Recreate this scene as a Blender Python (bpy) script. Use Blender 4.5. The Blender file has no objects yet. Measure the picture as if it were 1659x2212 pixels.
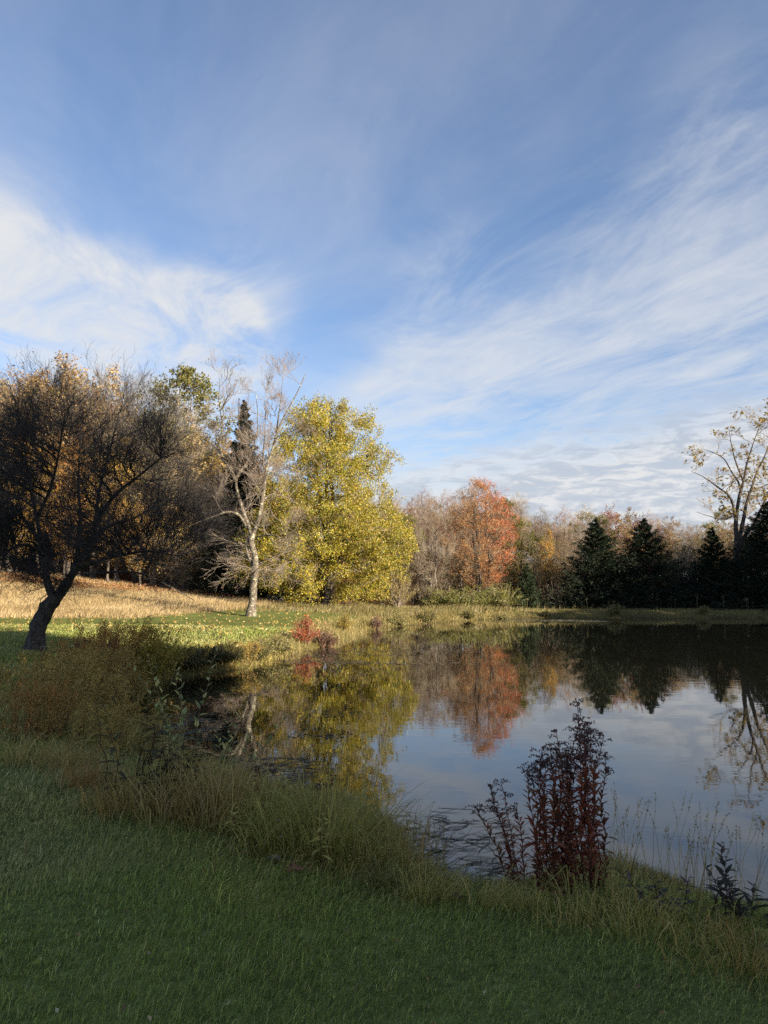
import bpy, math, random
import numpy as np
from mathutils import Vector, Matrix
R = math.radians
C = bpy.context.scene.collection
SC = bpy.context.scene

# ------------------------------------------------------------------ camera, sky, sun, exposure
cam = bpy.data.cameras.new("camera")
cam.sensor_fit = 'VERTICAL'; cam.sensor_height = 36.0; cam.lens = 26.0
cam.clip_start = 0.05; cam.clip_end = 6000
CAM_Z, PITCH = 2.3, R(6.02)
cam_o = bpy.data.objects.new("camera", cam); C.objects.link(cam_o)
cam_o.location = (0, 0, CAM_Z); cam_o.rotation_euler = (math.pi / 2 + PITCH, 0, 0)
SC.camera = cam_o
SUN_AZ, SUN_EL = R(130), R(19)
sun = bpy.data.lights.new("sun", 'SUN'); sun.energy = 5.0; sun.angle = R(0.55); sun.color = (1.0, 0.87, 0.68)
sun_o = bpy.data.objects.new("sun", sun); C.objects.link(sun_o)
sun_o.rotation_euler = (math.pi / 2 - SUN_EL, 0, math.pi - SUN_AZ)
SC.view_settings.view_transform = 'Standard'; SC.view_settings.look = 'None'
SC.view_settings.exposure = 1.5; SC.view_settings.gamma = 1.0
SC.view_settings.use_curve_mapping = False
SC.render.engine = 'CYCLES'
SC.cycles.max_bounces = 6; SC.cycles.diffuse_bounces = 4; SC.cycles.glossy_bounces = 3
SC.cycles.transmission_bounces = 3; SC.cycles.transparent_max_bounces = 4
SC.cycles.caustics_reflective = False; SC.cycles.caustics_refractive = False
SC.cycles.sample_clamp_indirect = 4.0
SC.cycles.use_denoising = False


class NT:
    """small helper to wire shader nodes"""
    def __init__(s, tree): s.t = tree
    def n(s, typ, **kw):
        nd = s.t.nodes.new(typ)
        for k, v in kw.items(): setattr(nd, k, v)
        return nd
    def put(s, sock, v):
        if isinstance(v, bpy.types.NodeSocket): s.t.links.new(v, sock)
        else: sock.default_value = v
    def m(s, op, a, b=0.0, c=0.0, clamp=False):
        nd = s.n('ShaderNodeMath', operation=op, use_clamp=clamp)
        for i, v in enumerate((a, b, c)): s.put(nd.inputs[i], v)
        return nd.outputs[0]
    def vm(s, op, a, b=None, out=0):
        nd = s.n('ShaderNodeVectorMath', operation=op)
        s.put(nd.inputs[0], a)
        if b is not None: s.put(nd.inputs[1], b)
        return nd.outputs[out]
    def comb(s, x, y, z):
        nd = s.n('ShaderNodeCombineXYZ')
        for i, v in enumerate((x, y, z)): s.put(nd.inputs[i], v)
        return nd.outputs[0]
    def noise(s, vec, scale, detail=4.0, rough=0.5, dist=0.0):
        nd = s.n('ShaderNodeTexNoise')
        if vec is not None: s.put(nd.inputs['Vector'], vec)
        nd.inputs['Scale'].default_value = scale; nd.inputs['Detail'].default_value = detail
        nd.inputs['Roughness'].default_value = rough; nd.inputs['Distortion'].default_value = dist
        return nd.outputs[0]
    def sm(s, v, a, b, lo=0.0, hi=1.0):
        nd = s.n('ShaderNodeMapRange', interpolation_type='SMOOTHSTEP')
        for i, q in enumerate((v, a, b, lo, hi)): s.put(nd.inputs[i], q)
        return nd.outputs[0]
    def mix(s, f, a, b):
        nd = s.n('ShaderNodeMix', data_type='RGBA')
        s.put(nd.inputs[0], f)
        for i, v in ((6, a), (7, b)):
            if not isinstance(v, bpy.types.NodeSocket) and len(v) == 3: v = (*v, 1)
            s.put(nd.inputs[i], v)
        return nd.outputs[2]


def ray_dir(px, py):
    """direction through a pixel of the 1659 x 2212 picture"""
    f = 1597.5
    a, b = (px - 829.5) / f, (1106 - py) / f
    d = np.array([a, math.cos(PITCH) - math.sin(PITCH) * b, math.sin(PITCH) + math.cos(PITCH) * b])
    return d / np.linalg.norm(d)


def make_world():
    w = bpy.data.worlds.new("World"); SC.world = w; w.use_nodes = True
    T = NT(w.node_tree); bg = w.node_tree.nodes['Background']
    sky = T.n('ShaderNodeTexSky', sky_type='NISHITA', sun_disc=False, sun_elevation=SUN_EL, sun_rotation=SUN_AZ,
              air_density=1.0, dust_density=0.7, ozone_density=3.2, altitude=200)
    d = T.n('ShaderNodeTexCoord').outputs['Generated']
    xyz = T.n('ShaderNodeSeparateXYZ'); T.put(xyz.inputs[0], d)
    x, y, z = xyz.outputs
    zc = T.m('MAXIMUM', z, 0.035)
    u, v = T.m('DIVIDE', x, zc), T.m('DIVIDE', y, zc)      # a flat cloud layer one unit above the ground
    a0 = R(-27.5)                                          # the wind that combs the cirrus
    al = T.m('ADD', T.m('MULTIPLY', u, math.sin(a0)), T.m('MULTIPLY', v, math.cos(a0)))
    ac = T.m('SUBTRACT', T.m('MULTIPLY', u, math.cos(a0)), T.m('MULTIPLY', v, math.sin(a0)))
    # slow warp so the strands bend
    wv = T.noise(T.comb(al, ac, 3.0), 0.35, 3, 0.5)
    acw = T.m('ADD', ac, T.m('MULTIPLY', T.m('SUBTRACT', wv, 0.5), 1.1))
    fine = T.noise(T.comb(T.m('MULTIPLY', al, 0.62), T.m('MULTIPLY', acw, 1.25), 0.0), 2.3, 9, 0.66, 0.55)
    soft = T.noise(T.comb(T.m('MULTIPLY', al, 0.32), T.m('MULTIPLY', acw, 0.8), 7.3), 1.1, 5, 0.55, 0.4)
    def blob(px, py, deg0, deg1):
        c = ray_dir(px, py)
        dt = T.vm('DOT_PRODUCT', d, tuple(c), out=1)
        return T.sm(dt, math.cos(R(deg1 * 1.3)), 1.0)
    def add(*v):
        o = v[0]
        for q in v[1:]: o = T.m('ADD', o, q)
        return o
    # bright cumulus-like cirrus on the left, mare's tails on the right
    left = T.m('MINIMUM', add(blob(-40, 590, 0, 5), T.m('MULTIPLY', blob(10, 520, 0, 5), .5), blob(110, 665, 0, 5), blob(260, 690, 0, 5), blob(430, 720, 0, 4.5), blob(300, 800, 0, 5.5), T.m('MULTIPLY', blob(500, 680, 0, 5), .55), T.m('MULTIPLY', blob(420, 810, 0, 6), .7)), 1.0)
    right = T.m('MINIMUM', add(blob(1000, 900, 0, 8), blob(1180, 800, 0, 7), blob(880, 980, 0, 7), blob(1330, 660, 0, 8), T.m('MULTIPLY', blob(1520, 560, 0, 8), .8),
                               T.m('MULTIPLY', blob(1690, 500, 0, 8), .7), blob(1640, 720, 0, 7), blob(1050, 700, 0, 7),
                               T.m('MULTIPLY', blob(1660, 270, 0, 7), .3)), 1.0)
    cl = T.m('MULTIPLY', T.m('POWER', left, 1.2), T.sm(T.m('ADD', T.m('MULTIPLY', fine, .85), T.m('MULTIPLY', soft, .35)), .36, .76))
    cr = T.m('MULTIPLY', right, T.sm(T.m('ADD', T.m('MULTIPLY', fine, .72), T.m('MULTIPLY', soft, .5)), .38, .92, 0, .78))
    # a thin veil everywhere
    veil = T.m('MULTIPLY', T.sm(T.m('ADD', T.m('MULTIPLY', soft, .7), T.m('MULTIPLY', fine, .35)), .36, .80), T.sm(z, .75, .25, .22, .52))
    # low bank of mottled altocumulus that climbs to the right
    e = T.m('SUBTRACT', z, T.m('MULTIPLY', x, 0.20))
    mott = T.noise(T.comb(T.m('MULTIPLY', T.m('DIVIDE', x, T.m('ADD', y, 1.2)), 42.0), T.m('MULTIPLY', z, 80.0), 1.0), 1.0, 8, 0.66, 0.5)
    edge = T.noise(T.comb(u, v, 5.0), .8, 5, 0.6, 0.2)
    bank = T.sm(T.m('ADD', e, T.m('MULTIPLY', T.m('SUBTRACT', mott, .5), .13)), .185, .10)
    bankd = T.m('MULTIPLY', bank, T.sm(mott, .30, .62, .72, 1.0))
    haze = T.m('MULTIPLY', T.sm(z, .24, 0.0), .55)
    cov = T.m('SUBTRACT', 1.0, T.m('MULTIPLY', T.m('MULTIPLY', T.m('SUBTRACT', 1.0, cl), T.m('SUBTRACT', 1.0, cr)),
                                   T.m('MULTIPLY', T.m('SUBTRACT', 1.0, veil), T.m('SUBTRACT', 1.0, bankd))))
    shade = T.m('MULTIPLY', bank, T.sm(mott, .60, .42, 0, 1.0))
    ccol = T.mix(shade, (3.6, 3.66, 3.75), (2.55, 2.72, 3.05))
    hs = T.n('ShaderNodeHueSaturation'); hs.inputs['Saturation'].default_value = 1.0; hs.inputs['Value'].default_value = 1.0
    T.put(hs.inputs['Color'], sky.outputs[0])
    tint = T.n('ShaderNodeMix', data_type='RGBA', blend_type='MULTIPLY'); tint.inputs[0].default_value = 1
    T.put(tint.inputs[6], hs.outputs[0]); tint.inputs[7].default_value = (1.0, 0.93, .93, 1)
    T.put(bg.inputs[0], T.mix(cov, T.mix(haze, tint.outputs[2], (2.2, 2.6, 3.3)), ccol))
    bg.inputs[1].default_value = 0.077


make_world()


# ------------------------------------------------------------------ small tools
def at(px, py, Y):
    d = ray_dir(px, py); t = Y / d[1]
    return np.array([d[0] * t, Y, CAM_Z + d[2] * t])


def atz(px, py, z=0.0):
    d = ray_dir(px, py); t = (z - CAM_Z) / d[2]
    return np.array([d[0] * t, d[1] * t, z])


def tag(o, label=None, cat=None, group=None, kind=None):
    if label: o['label'] = label
    if cat: o['category'] = cat
    if group: o['group'] = group
    if kind: o['kind'] = kind
    return o


def empty(name, loc=(0, 0, 0), rz=0.0):
    o = bpy.data.objects.new(name, None); C.objects.link(o)
    o.location = tuple(float(q) for q in loc); o.rotation_euler.z = rz; o.empty_display_size = .2
    return o


def copy_tree(o, parent=None):
    c = o.copy(); C.objects.link(c)
    if parent is not None: c.parent = parent
    for ch in list(o.children): copy_tree(ch, c)
    return c


class Buf:
    def __init__(s): s.V, s.F, s.M, s.Col, s.n = [], {3: [], 4: []}, {3: [], 4: []}, [], 0
    def add(s, V, F, mi=0, col=None):
        V = np.asarray(V, float).reshape(-1, 3)
        if len(V) == 0: return s
        c = np.empty((len(V), 3)); c[:] = (1, 1, 1) if col is None else col
        for f in (F if isinstance(F, (list, tuple)) else [F]):
            f = np.asarray(f, np.int64)
            if len(f) == 0: continue
            s.F[f.shape[1]].append(f + s.n); s.M[f.shape[1]].append(np.full(len(f), mi))
        s.V.append(V); s.Col.append(c); s.n += len(V)
        return s
    def mesh(s, name, mats, smooth=True):
        me = bpy.data.meshes.new(name)
        if s.n == 0: return me
        V = np.concatenate(s.V); col = np.concatenate(s.Col)
        loops, tot, mi = [], [], []
        for k in (3, 4):
            if s.F[k]:
                f = np.concatenate(s.F[k]); loops.append(f.ravel()); tot.append(np.full(len(f), k)); mi.append(np.concatenate(s.M[k]))
        loops, tot, mi = np.concatenate(loops), np.concatenate(tot), np.concatenate(mi)
        me.vertices.add(len(V)); me.vertices.foreach_set('co', V.astype(np.float32).ravel())
        me.loops.add(len(loops)); me.loops.foreach_set('vertex_index', loops.astype(np.int32))
        me.polygons.add(len(tot))
        st = np.concatenate([[0], np.cumsum(tot)[:-1]])
        me.polygons.foreach_set('loop_start', st.astype(np.int32)); me.polygons.foreach_set('loop_total', tot.astype(np.int32))
        me.polygons.foreach_set('material_index', mi.astype(np.int32))
        me.polygons.foreach_set('use_smooth', np.full(len(tot), smooth))
        at_ = me.attributes.new('Col', 'FLOAT_COLOR', 'POINT')
        at_.data.foreach_set('color', np.concatenate([col, np.ones((len(col), 1))], 1).astype(np.float32).ravel())
        for m in mats: me.materials.append(m)
        me.update(calc_edges=True)
        return me
    def build(s, name, mats, parent=None, smooth=True, kind=None, loc=None):
        o = bpy.data.objects.new(name, s.mesh(name, mats if isinstance(mats, (list, tuple)) else [mats], smooth)); C.objects.link(o)
        if parent is not None: o.parent = parent
        if kind: o['kind'] = kind
        if loc is not None: o.location = tuple(float(q) for q in loc)
        return o


def nrm(v): return v / np.maximum(np.linalg.norm(v, axis=-1, keepdims=True), 1e-9)


def tubes(P, r, S=5):
    """P (N,K,3) polylines, r (N,K) radii -> verts, quads"""
    P = np.asarray(P, float); r = np.asarray(r, float)
    N, K, _ = P.shape
    T = nrm(np.gradient(P, axis=1))
    md = nrm(P[:, -1] - P[:, 0])
    ref = np.where(np.abs(md[:, 2:3]) < .8, np.array([[0, 0, 1.]]), np.array([[1., 0, 0]]))[:, None, :]
    A = nrm(np.cross(T, ref)); B = np.cross(T, A)
    th = np.arange(S) * 2 * np.pi / S
    V = P[:, :, None, :] + r[:, :, None, None] * (np.cos(th)[None, None, :, None] * A[:, :, None, :] + np.sin(th)[None, None, :, None] * B[:, :, None, :])
    idx = np.arange(N * K * S).reshape(N, K, S)
    a, b = idx[:, :-1], idx[:, 1:]
    F = np.stack([a, np.roll(a, -1, 2), np.roll(b, -1, 2), b], -1).reshape(-1, 4)
    return V.reshape(-1, 3), F


def smooth_line(pts, K):
    """Catmull-Rom resample of a hand drawn polyline"""
    p = np.asarray(pts, float)
    q = np.vstack([2 * p[0] - p[1], p, 2 * p[-1] - p[-2]])
    t = np.linspace(0, len(p) - 1 - 1e-6, K); i = t.astype(int); f = (t - i)[:, None]
    a, b, c, d = q[i], q[i + 1], q[i + 2], q[i + 3]
    return .5 * (2 * b + (c - a) * f + (2 * a - 5 * b + 4 * c - d) * f ** 2 + (3 * b - a - 3 * c + d) * f ** 3)


def wob(rng, N, K, amp):
    """smooth random offsets (N,K,3), zero at the start"""
    s = rng.normal(0, 1, (N, K, 3)) * amp
    w = np.cumsum(s, 1); w -= w[:, :1]
    return w


def reach(rng, nodes, nrad, targets, K=6, lift=.35, wig=.03, up_bias=.6, r_k=.012, r_end=.25, rmax=.6):
    """a branch from the best lower node to every target"""
    N = len(targets)
    bi = np.empty(N, int)
    for i in range(0, N, 400):
        df = targets[i:i + 400, None, :] - nodes[None]
        dist = np.linalg.norm(df, axis=2)
        pen = np.maximum(0, -df[:, :, 2] + .25 * np.linalg.norm(df[:, :, :2], axis=2)) * up_bias
        bi[i:i + 400] = np.argmin(dist + pen, 1)
    p0 = nodes[bi]; L = np.linalg.norm(targets - p0, axis=1)
    h = (targets - p0); ctrl = p0 + h * .5
    ctrl[:, 2] += lift * (np.linalg.norm(h[:, :2], axis=1)) * .5
    t = np.linspace(0, 1, K)[None, :, None]
    P = (1 - t) ** 2 * p0[:, None] + 2 * t * (1 - t) * ctrl[:, None] + t ** 2 * targets[:, None]
    P = P + wob(rng, N, K, wig) * L[:, None, None]
    r0 = np.minimum(r_k * L ** .9, nrad[bi] * rmax)
    r = r0[:, None] * np.linspace(1, r_end, K)[None]
    return P, r


def shoots(rng, P, r, per, t0, t1, ang, Lr, K=4, up=0.0, out=None, outw=0.0, wig=.04, rr=.55, rmin=.002, curl=0.0):
    """side shoots spread along parent branches"""
    N, K0, _ = P.shape
    n = N * per
    pi = np.repeat(np.arange(N), per)
    t = rng.uniform(t0, t1, n) * (K0 - 1); i = np.minimum(t.astype(int), K0 - 2); f = (t - i)[:, None]
    p0 = P[pi, i] * (1 - f) + P[pi, i + 1] * f
    T = nrm(P[pi, i + 1] - P[pi, i])
    q = nrm(np.cross(T, rng.normal(0, 1, (n, 3))))
    a = rng.uniform(ang[0], ang[1], n)[:, None]
    D = T * np.cos(a) + q * np.sin(a)
    if out is not None: D = D + outw * nrm(p0 - out)
    D[:, 2] += up
    D = nrm(D)
    L = rng.uniform(Lr[0], Lr[1], n) * (1.15 - .45 * (t / (K0 - 1)))
    s = np.linspace(0, 1, K)[None, :, None]
    Q = p0[:, None] + D[:, None] * s * L[:, None, None]
    Q[:, :, 2] += curl * L[:, None] * (s[:, :, 0] ** 2)
    Q = Q + wob(rng, n, K, wig) * L[:, None, None]
    pr = r[pi, i] * (1 - f[:, 0]) + r[pi, i + 1] * f[:, 0]
    r0 = np.maximum(np.minimum(pr * rr, .02 * L + rmin), rmin)
    return Q, r0[:, None] * np.linspace(1, .5, K)[None]


def jitter_col(rng, n, cols, wts=None, v=.25):
    cols = np.asarray(cols, float)
    k = rng.choice(len(cols), n, p=wts)
    k2 = rng.choice(len(cols), n, p=wts); f = rng.uniform(0, 1, (n, 1)) ** 2
    c = cols[k] * (1 - f) + cols[k2] * f
    return np.clip(c * np.exp(rng.normal(0, v, (n, 1))), 0, .9)


def leaf_mesh(rng, pos, size, col, ratio=.62, down=.0, dirs=None, fold=.18, rand=1.0):
    """folded diamond leaves: 4 verts, 2 tris each"""
    n = len(pos)
    a = rng.normal(0, 1, (n, 3)) * rand
    if dirs is not None: a = a + dirs
    a[:, 2] -= down
    a = nrm(a)
    b = nrm(np.cross(a, rng.normal(0, 1, (n, 3)))); c = np.cross(a, b)
    L = (size * rng.uniform(.65, 1.3, n))[:, None] if np.isscalar(size) else size[:, None]
    W = L * ratio * .5
    V = np.stack([pos, pos + a * L * .45 + b * W + c * L * fold, pos + a * L, pos + a * L * .45 - b * W + c * L * fold], 1)
    i = np.arange(n)[:, None] * 4
    F = np.concatenate([i + np.array([[0, 1, 2]]), i + np.array([[0, 2, 3]])])
    return V.reshape(-1, 3), F, np.repeat(col, 4, 0)


def lance(pos, d, up, L, W, droop=.25, col=None):
    """lance shaped leaves in three segments with a folded midrib; returns verts, tris, colours"""
    n = len(pos); d = nrm(d); s = nrm(np.cross(d, up)); u = np.cross(s, d)
    L = np.broadcast_to(L, (n,))[:, None]; W = np.broadcast_to(W, (n,))[:, None] * .5
    dz = np.array([[0, 0, -1.]])
    def p(t, sgn, w, lift): return pos + d * L * t + dz * (L * droop * t * t) + s * W * sgn * w + u * W * lift
    V = np.stack([pos, p(.35, 1, 1, .25), p(.35, 0, 0, -.15), p(.35, -1, 1, .25), p(.7, 1, .72, .2), p(.7, 0, 0, -.1), p(.7, -1, .72, .2), p(1, 0, 0, 0)], 1)
    tri = np.array([[0, 2, 1], [0, 3, 2], [1, 2, 5], [1, 5, 4], [2, 3, 6], [2, 6, 5], [4, 5, 7], [5, 6, 7]])
    F = (np.arange(n)[:, None, None] * 8 + tri[None]).reshape(-1, 3)
    return V.reshape(-1, 3), F, (None if col is None else np.repeat(col, 8, 0))


def blades(rng, pos, L, W, lean, col, bend=.5, tipcol=None):
    """grass blades: two segments, 5 verts, 1 quad + 1 tri. lean (N,3) horizontal lean vector"""
    n = len(pos)
    ang = rng.uniform(0, np.pi, n); s = np.stack([np.cos(ang), np.sin(ang), 0 * ang], 1)
    L = np.broadcast_to(L, (n,))[:, None]; W = np.broadcast_to(W, (n,))[:, None] * .5
    up = np.array([[0, 0, 1.]])
    d1 = nrm(up + lean * .55); d2 = nrm(up * (1 - bend * .6) + lean * (1 + bend))
    m = pos + d1 * L * .55; t = m + d2 * L * .45
    V = np.stack([pos - s * W, pos + s * W, m + s * W * .8, m - s * W * .8, t], 1)
    i = np.arange(n)[:, None] * 5
    q = i + np.array([[0, 1, 2, 3]]); tr = i + np.array([[3, 2, 4]])
    c = np.repeat(col[:, None], 5, 1)
    if tipcol is not None: c[:, 4] = tipcol; c[:, 2:4] = .5 * c[:, 2:4] + .5 * tipcol[:, None]
    return V.reshape(-1, 3), [q, tr], 0, c.reshape(-1, 3)


# ------------------------------------------------------------------ materials
def new_mat(name):
    m = bpy.data.materials.new(name); m.use_nodes = True
    m.node_tree.nodes.clear(); T = NT(m.node_tree)
    out = T.n('ShaderNodeOutputMaterial')
    return m, T, out


def leaf_mat(name, trans=.35, gloss=.06, rough=.45, objvar=0.0):
    m, T, out = new_mat(name)
    col = T.n('ShaderNodeAttribute', attribute_name='Col').outputs['Color']
    if objvar:
        rnd = T.n('ShaderNodeObjectInfo').outputs['Random']
        hs = T.n('ShaderNodeHueSaturation')
        T.put(hs.inputs['Hue'], T.m('ADD', .5, T.m('MULTIPLY', T.m('SUBTRACT', rnd, .5), objvar * .09)))
        T.put(hs.inputs['Value'], T.m('ADD', 1.0, T.m('MULTIPLY', T.m('SUBTRACT', T.m('FRACT', T.m('MULTIPLY', rnd, 7.31)), .5), objvar)))
        T.put(hs.inputs['Color'], col); col = hs.outputs[0]
    df, tr = T.n('ShaderNodeBsdfDiffuse'), T.n('ShaderNodeBsdfTranslucent')
    T.put(df.inputs[0], col); T.put(tr.inputs[0], col)
    mx = T.n('ShaderNodeMixShader'); mx.inputs[0].default_value = trans
    T.put(mx.inputs[1], df.outputs[0]); T.put(mx.inputs[2], tr.outputs[0])
    gl = T.n('ShaderNodeBsdfGlossy'); gl.inputs['Roughness'].default_value = rough
    m2 = T.n('ShaderNodeMixShader'); m2.inputs[0].default_value = gloss
    T.put(m2.inputs[1], mx.outputs[0]); T.put(m2.inputs[2], gl.outputs[0])
    T.put(out.inputs[0], m2.outputs[0])
    return m


def bark_mat(name, c1, c2, scale=6.0, stretch=.25, c3=None, spots=.6, bump=.5, objvar=0.0):
    m, T, out = new_mat(name)
    co = T.n('ShaderNodeTexCoord').outputs['Object']
    mp = T.n('ShaderNodeMapping'); mp.inputs['Scale'].default_value = (1, 1, stretch); T.put(mp.inputs[0], co)
    n1 = T.noise(mp.outputs[0], scale * 2.2, 6, .65, .5); n2 = T.noise(co, scale * .8, 4, .6)
    col = T.mix(T.sm(n1, .35, .68), c1, c2)
    if c3 is not None: col = T.mix(T.sm(n2, spots, spots + .08), col, c3)
    if objvar:
        rnd = T.n('ShaderNodeObjectInfo').outputs['Random']
        hs = T.n('ShaderNodeHueSaturation'); T.put(hs.inputs['Value'], T.m('ADD', 1 - objvar / 2, T.m('MULTIPLY', rnd, objvar)))
        T.put(hs.inputs['Color'], col); col = hs.outputs[0]
    b = T.n('ShaderNodeBsdfPrincipled'); b.inputs['Roughness'].default_value = .9
    b.inputs['Specular IOR Level'].default_value = .2
    T.put(b.inputs['Base Color'], col)
    bp = T.n('ShaderNodeBump'); bp.inputs['Strength'].default_value = bump; bp.inputs['Distance'].default_value = .03
    T.put(bp.inputs['Height'], n1); T.put(b.inputs['Normal'], bp.outputs[0])
    T.put(out.inputs[0], b.outputs[0])
    return m


def flat_mat(name, c, rough=.9):
    """plain fine twig bark with a little mottling"""
    m, T, out = new_mat(name)
    co = T.n('ShaderNodeTexCoord').outputs['Object']
    b = T.n('ShaderNodeBsdfDiffuse')
    T.put(b.inputs[0], T.mix(T.noise(co, 2.0, 3), tuple(q * .7 for q in c), tuple(min(1, q * 1.35) for q in c)))
    T.put(out.inputs[0], b.outputs[0])
    return m


M = {
    'leaf': leaf_mat('leaf', .42, .04),
    'leaf_far': leaf_mat('leaf_far', .35, .02, .5, .35),
    'needle': leaf_mat('needle', .15, .02, .6),
    'grass': leaf_mat('grass', .42, .03, .4),
    'dry_grass': leaf_mat('dry_grass', .25, .03, .5),
    'plant': leaf_mat('plant', .30, .02, .5),
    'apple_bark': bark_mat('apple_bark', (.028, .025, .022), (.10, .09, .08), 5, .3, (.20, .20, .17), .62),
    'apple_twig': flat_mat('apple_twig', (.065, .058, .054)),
    'lichen_bark': bark_mat('lichen_bark', (.06, .048, .038), (.20, .168, .128), 7, .5, (.34, .34, .24), .55, bump=.9),
    'pale_twig': flat_mat('pale_twig', (.20, .165, .135)),
    'dark_bark': bark_mat('dark_bark', (.03, .026, .022), (.12, .10, .085), 4, .25),
    'grey_bark': bark_mat('grey_bark', (.07, .058, .048), (.19, .16, .13), 4, .25, objvar=.6),
    'brown_twig': flat_mat('brown_twig', (.225, .17, .112)),
    'grey_twig': flat_mat('grey_twig', (.24, .20, .15)),
    'red_twig': flat_mat('red_twig', (.22, .14, .095)),
    'spruce_bark': bark_mat('spruce_bark', (.04, .03, .025), (.10, .08, .065), 4, .3),
    'stem': flat_mat('stem', (.07, .035, .026)),
    'stem_green': flat_mat('stem_green', (.07, .075, .03)),
    'stem_tan': flat_mat('stem_tan', (.16, .12, .07)),
}


# ------------------------------------------------------------------ terrain
SHORE_PX = [(1659, 1335.5), (1400, 1335.5), (1130, 1335), (1000, 1341), (900, 1349), (805, 1360), (735, 1386), (655, 1407), (585, 1427), (545, 1440),
            (500, 1448), (430, 1458), (370, 1470), (310, 1492), (262, 1515), (255, 1545), (290, 1585), (380, 1632), (480, 1678),
            (600, 1716), (740, 1748), (822, 1768), (868, 1830), (918, 1890), (965, 1922), (1035, 1940), (1095, 1922), (1180, 1890), (1280, 1880),
            (1390, 1900), (1500, 1930), (1659, 1990)]
_w = [(4.6, 4.9), (8, 5.6), (14, 9), (25, 16), (35, 28), (41, 44), (40, 56)]
_pts = [tuple(atz(*p)[:2]) for p in SHORE_PX] + _w
_p = np.array(_pts + [_pts[0]])
_q = np.column_stack([_p, np.zeros(len(_p))])
SHORE = smooth_line(_q, 260)[:, :2]
GX0, GX1, GY0, GY1, GS = -62.0, 70.0, -8.0, 92.0, .25


def _sd_exact(p):
    a, b = SHORE[:-1], SHORE[1:]
    ab = b - a; l2 = (ab ** 2).sum(1)
    out = np.empty(len(p))
    for i in range(0, len(p), 20000):
        q = p[i:i + 20000]
        ap = q[:, None] - a[None]
        t = np.clip((ap * ab).sum(2) / l2, 0, 1)
        d = np.sqrt((((ap - t[..., None] * ab) ** 2).sum(2)).min(1))
        y0, y1 = a[:, 1][None], b[:, 1][None]; yy = q[:, 1:2]
        cr = ((y0 <= yy) != (y1 <= yy)) & (q[:, :1] < a[:, 0] + (yy - y0) / np.where(y1 == y0, 1e-9, y1 - y0) * ab[:, 0])
        out[i:i + 20000] = np.where(cr.sum(1) % 2 == 1, -d, d)
    return out


_gx = np.arange(GX0, GX1 + GS, GS); _gy = np.arange(GY0, GY1 + GS, GS)
_mx, _my = np.meshgrid(_gx, _gy)
_SD = _sd_exact(np.column_stack([_mx.ravel(), _my.ravel()]).astype(np.float32)).reshape(_mx.shape)


def sdist(x, y):
    """distance to the shore, negative in the water"""
    x, y = np.atleast_1d(np.asarray(x, float)), np.atleast_1d(np.asarray(y, float))
    inside = (x > GX0) & (x < GX1) & (y > GY0) & (y < GY1)
    fx = np.clip((x - GX0) / GS, 0, len(_gx) - 1.001); fy = np.clip((y - GY0) / GS, 0, len(_gy) - 1.001)
    i, j = fx.astype(int), fy.astype(int); u, v = fx - i, fy - j
    s = _SD[j, i] * (1 - u) * (1 - v) + _SD[j, i + 1] * u * (1 - v) + _SD[j + 1, i] * (1 - u) * v + _SD[j + 1, i + 1] * u * v
    return np.where(inside, s, np.maximum(s, 15))


def vnoise(x, y, f, seed=0):
    r = np.random.default_rng(seed); o = 0
    for k in range(6):
        a, ph, ff = r.uniform(0, 6.28), r.uniform(0, 6.28), f * r.uniform(.6, 1.7)
        o = o + np.sin((x * np.cos(a) + y * np.sin(a)) * ff + ph + 1.3 * np.sin((x * np.sin(a) - y * np.cos(a)) * ff * .7 + ph * 2))
    return o / 6


def ground(x, y):
    x, y = np.atleast_1d(np.asarray(x, float)), np.atleast_1d(np.asarray(y, float))
    s = sdist(x, y)
    z = np.where(s > 0, .50 * (1 - np.exp(-np.maximum(s, 0) / .8)) + .22 * np.tanh(np.maximum(s, 0) / 5), np.maximum(-1.3, s * .45))
    land = np.clip(s / 1.5, 0, 1)
    z = z + land * (.035 * vnoise(x, y, 1.1, 1) + .05 * vnoise(x, y, .35, 2))
    sp = np.log1p(np.exp(np.clip((y - 37) / 2.5, -30, 30))) * 2.5
    lf = np.clip(-x / 31, 0, 1.4)
    z = z + land * .118 * lf * np.minimum(sp, 70)
    far = np.maximum(0, y - 82); az = x / np.maximum(y, 5)
    slope = np.interp(az, [-.7, -.3, 0, .12, .25, .42, .6, 1.2], [.05, .06, .116, .098, .068, .034, .022, .015])
    hill = slope * 190 * np.tanh(far / 190)
    r = np.hypot(x, y)
    z = z + hill * np.clip((1500 - r) / 900, 0, 1)
    return z


def gpt(x, y, dz=0.0): return np.array([x, y, float(ground(x, y)[0]) + dz])


def on_ground(px, Y, dz=0.0):
    """ground point seen in picture column px at distance Y"""
    x = at(px, 1290, Y)[0]
    return gpt(x, Y, dz)


def meadow_zone(x, y):
    """1 where the hay meadow stands"""
    edge = 37.5 + 1.0 * vnoise(x, y, .3, 5) + np.maximum(0, x + 13) * 2.2
    return np.clip((y - edge) / 1.5, 0, 1) * np.clip((-x - 6.5) / 2, 0, 1)


def wood_zone(x, y):
    front = np.interp(x, [-60, -31, -12, -8, -2, 5, 20, 60], [58, 60, 61, 62, 64, 69, 71.5, 71.5])
    return np.clip((y - front) / 3, 0, 1)


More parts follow.
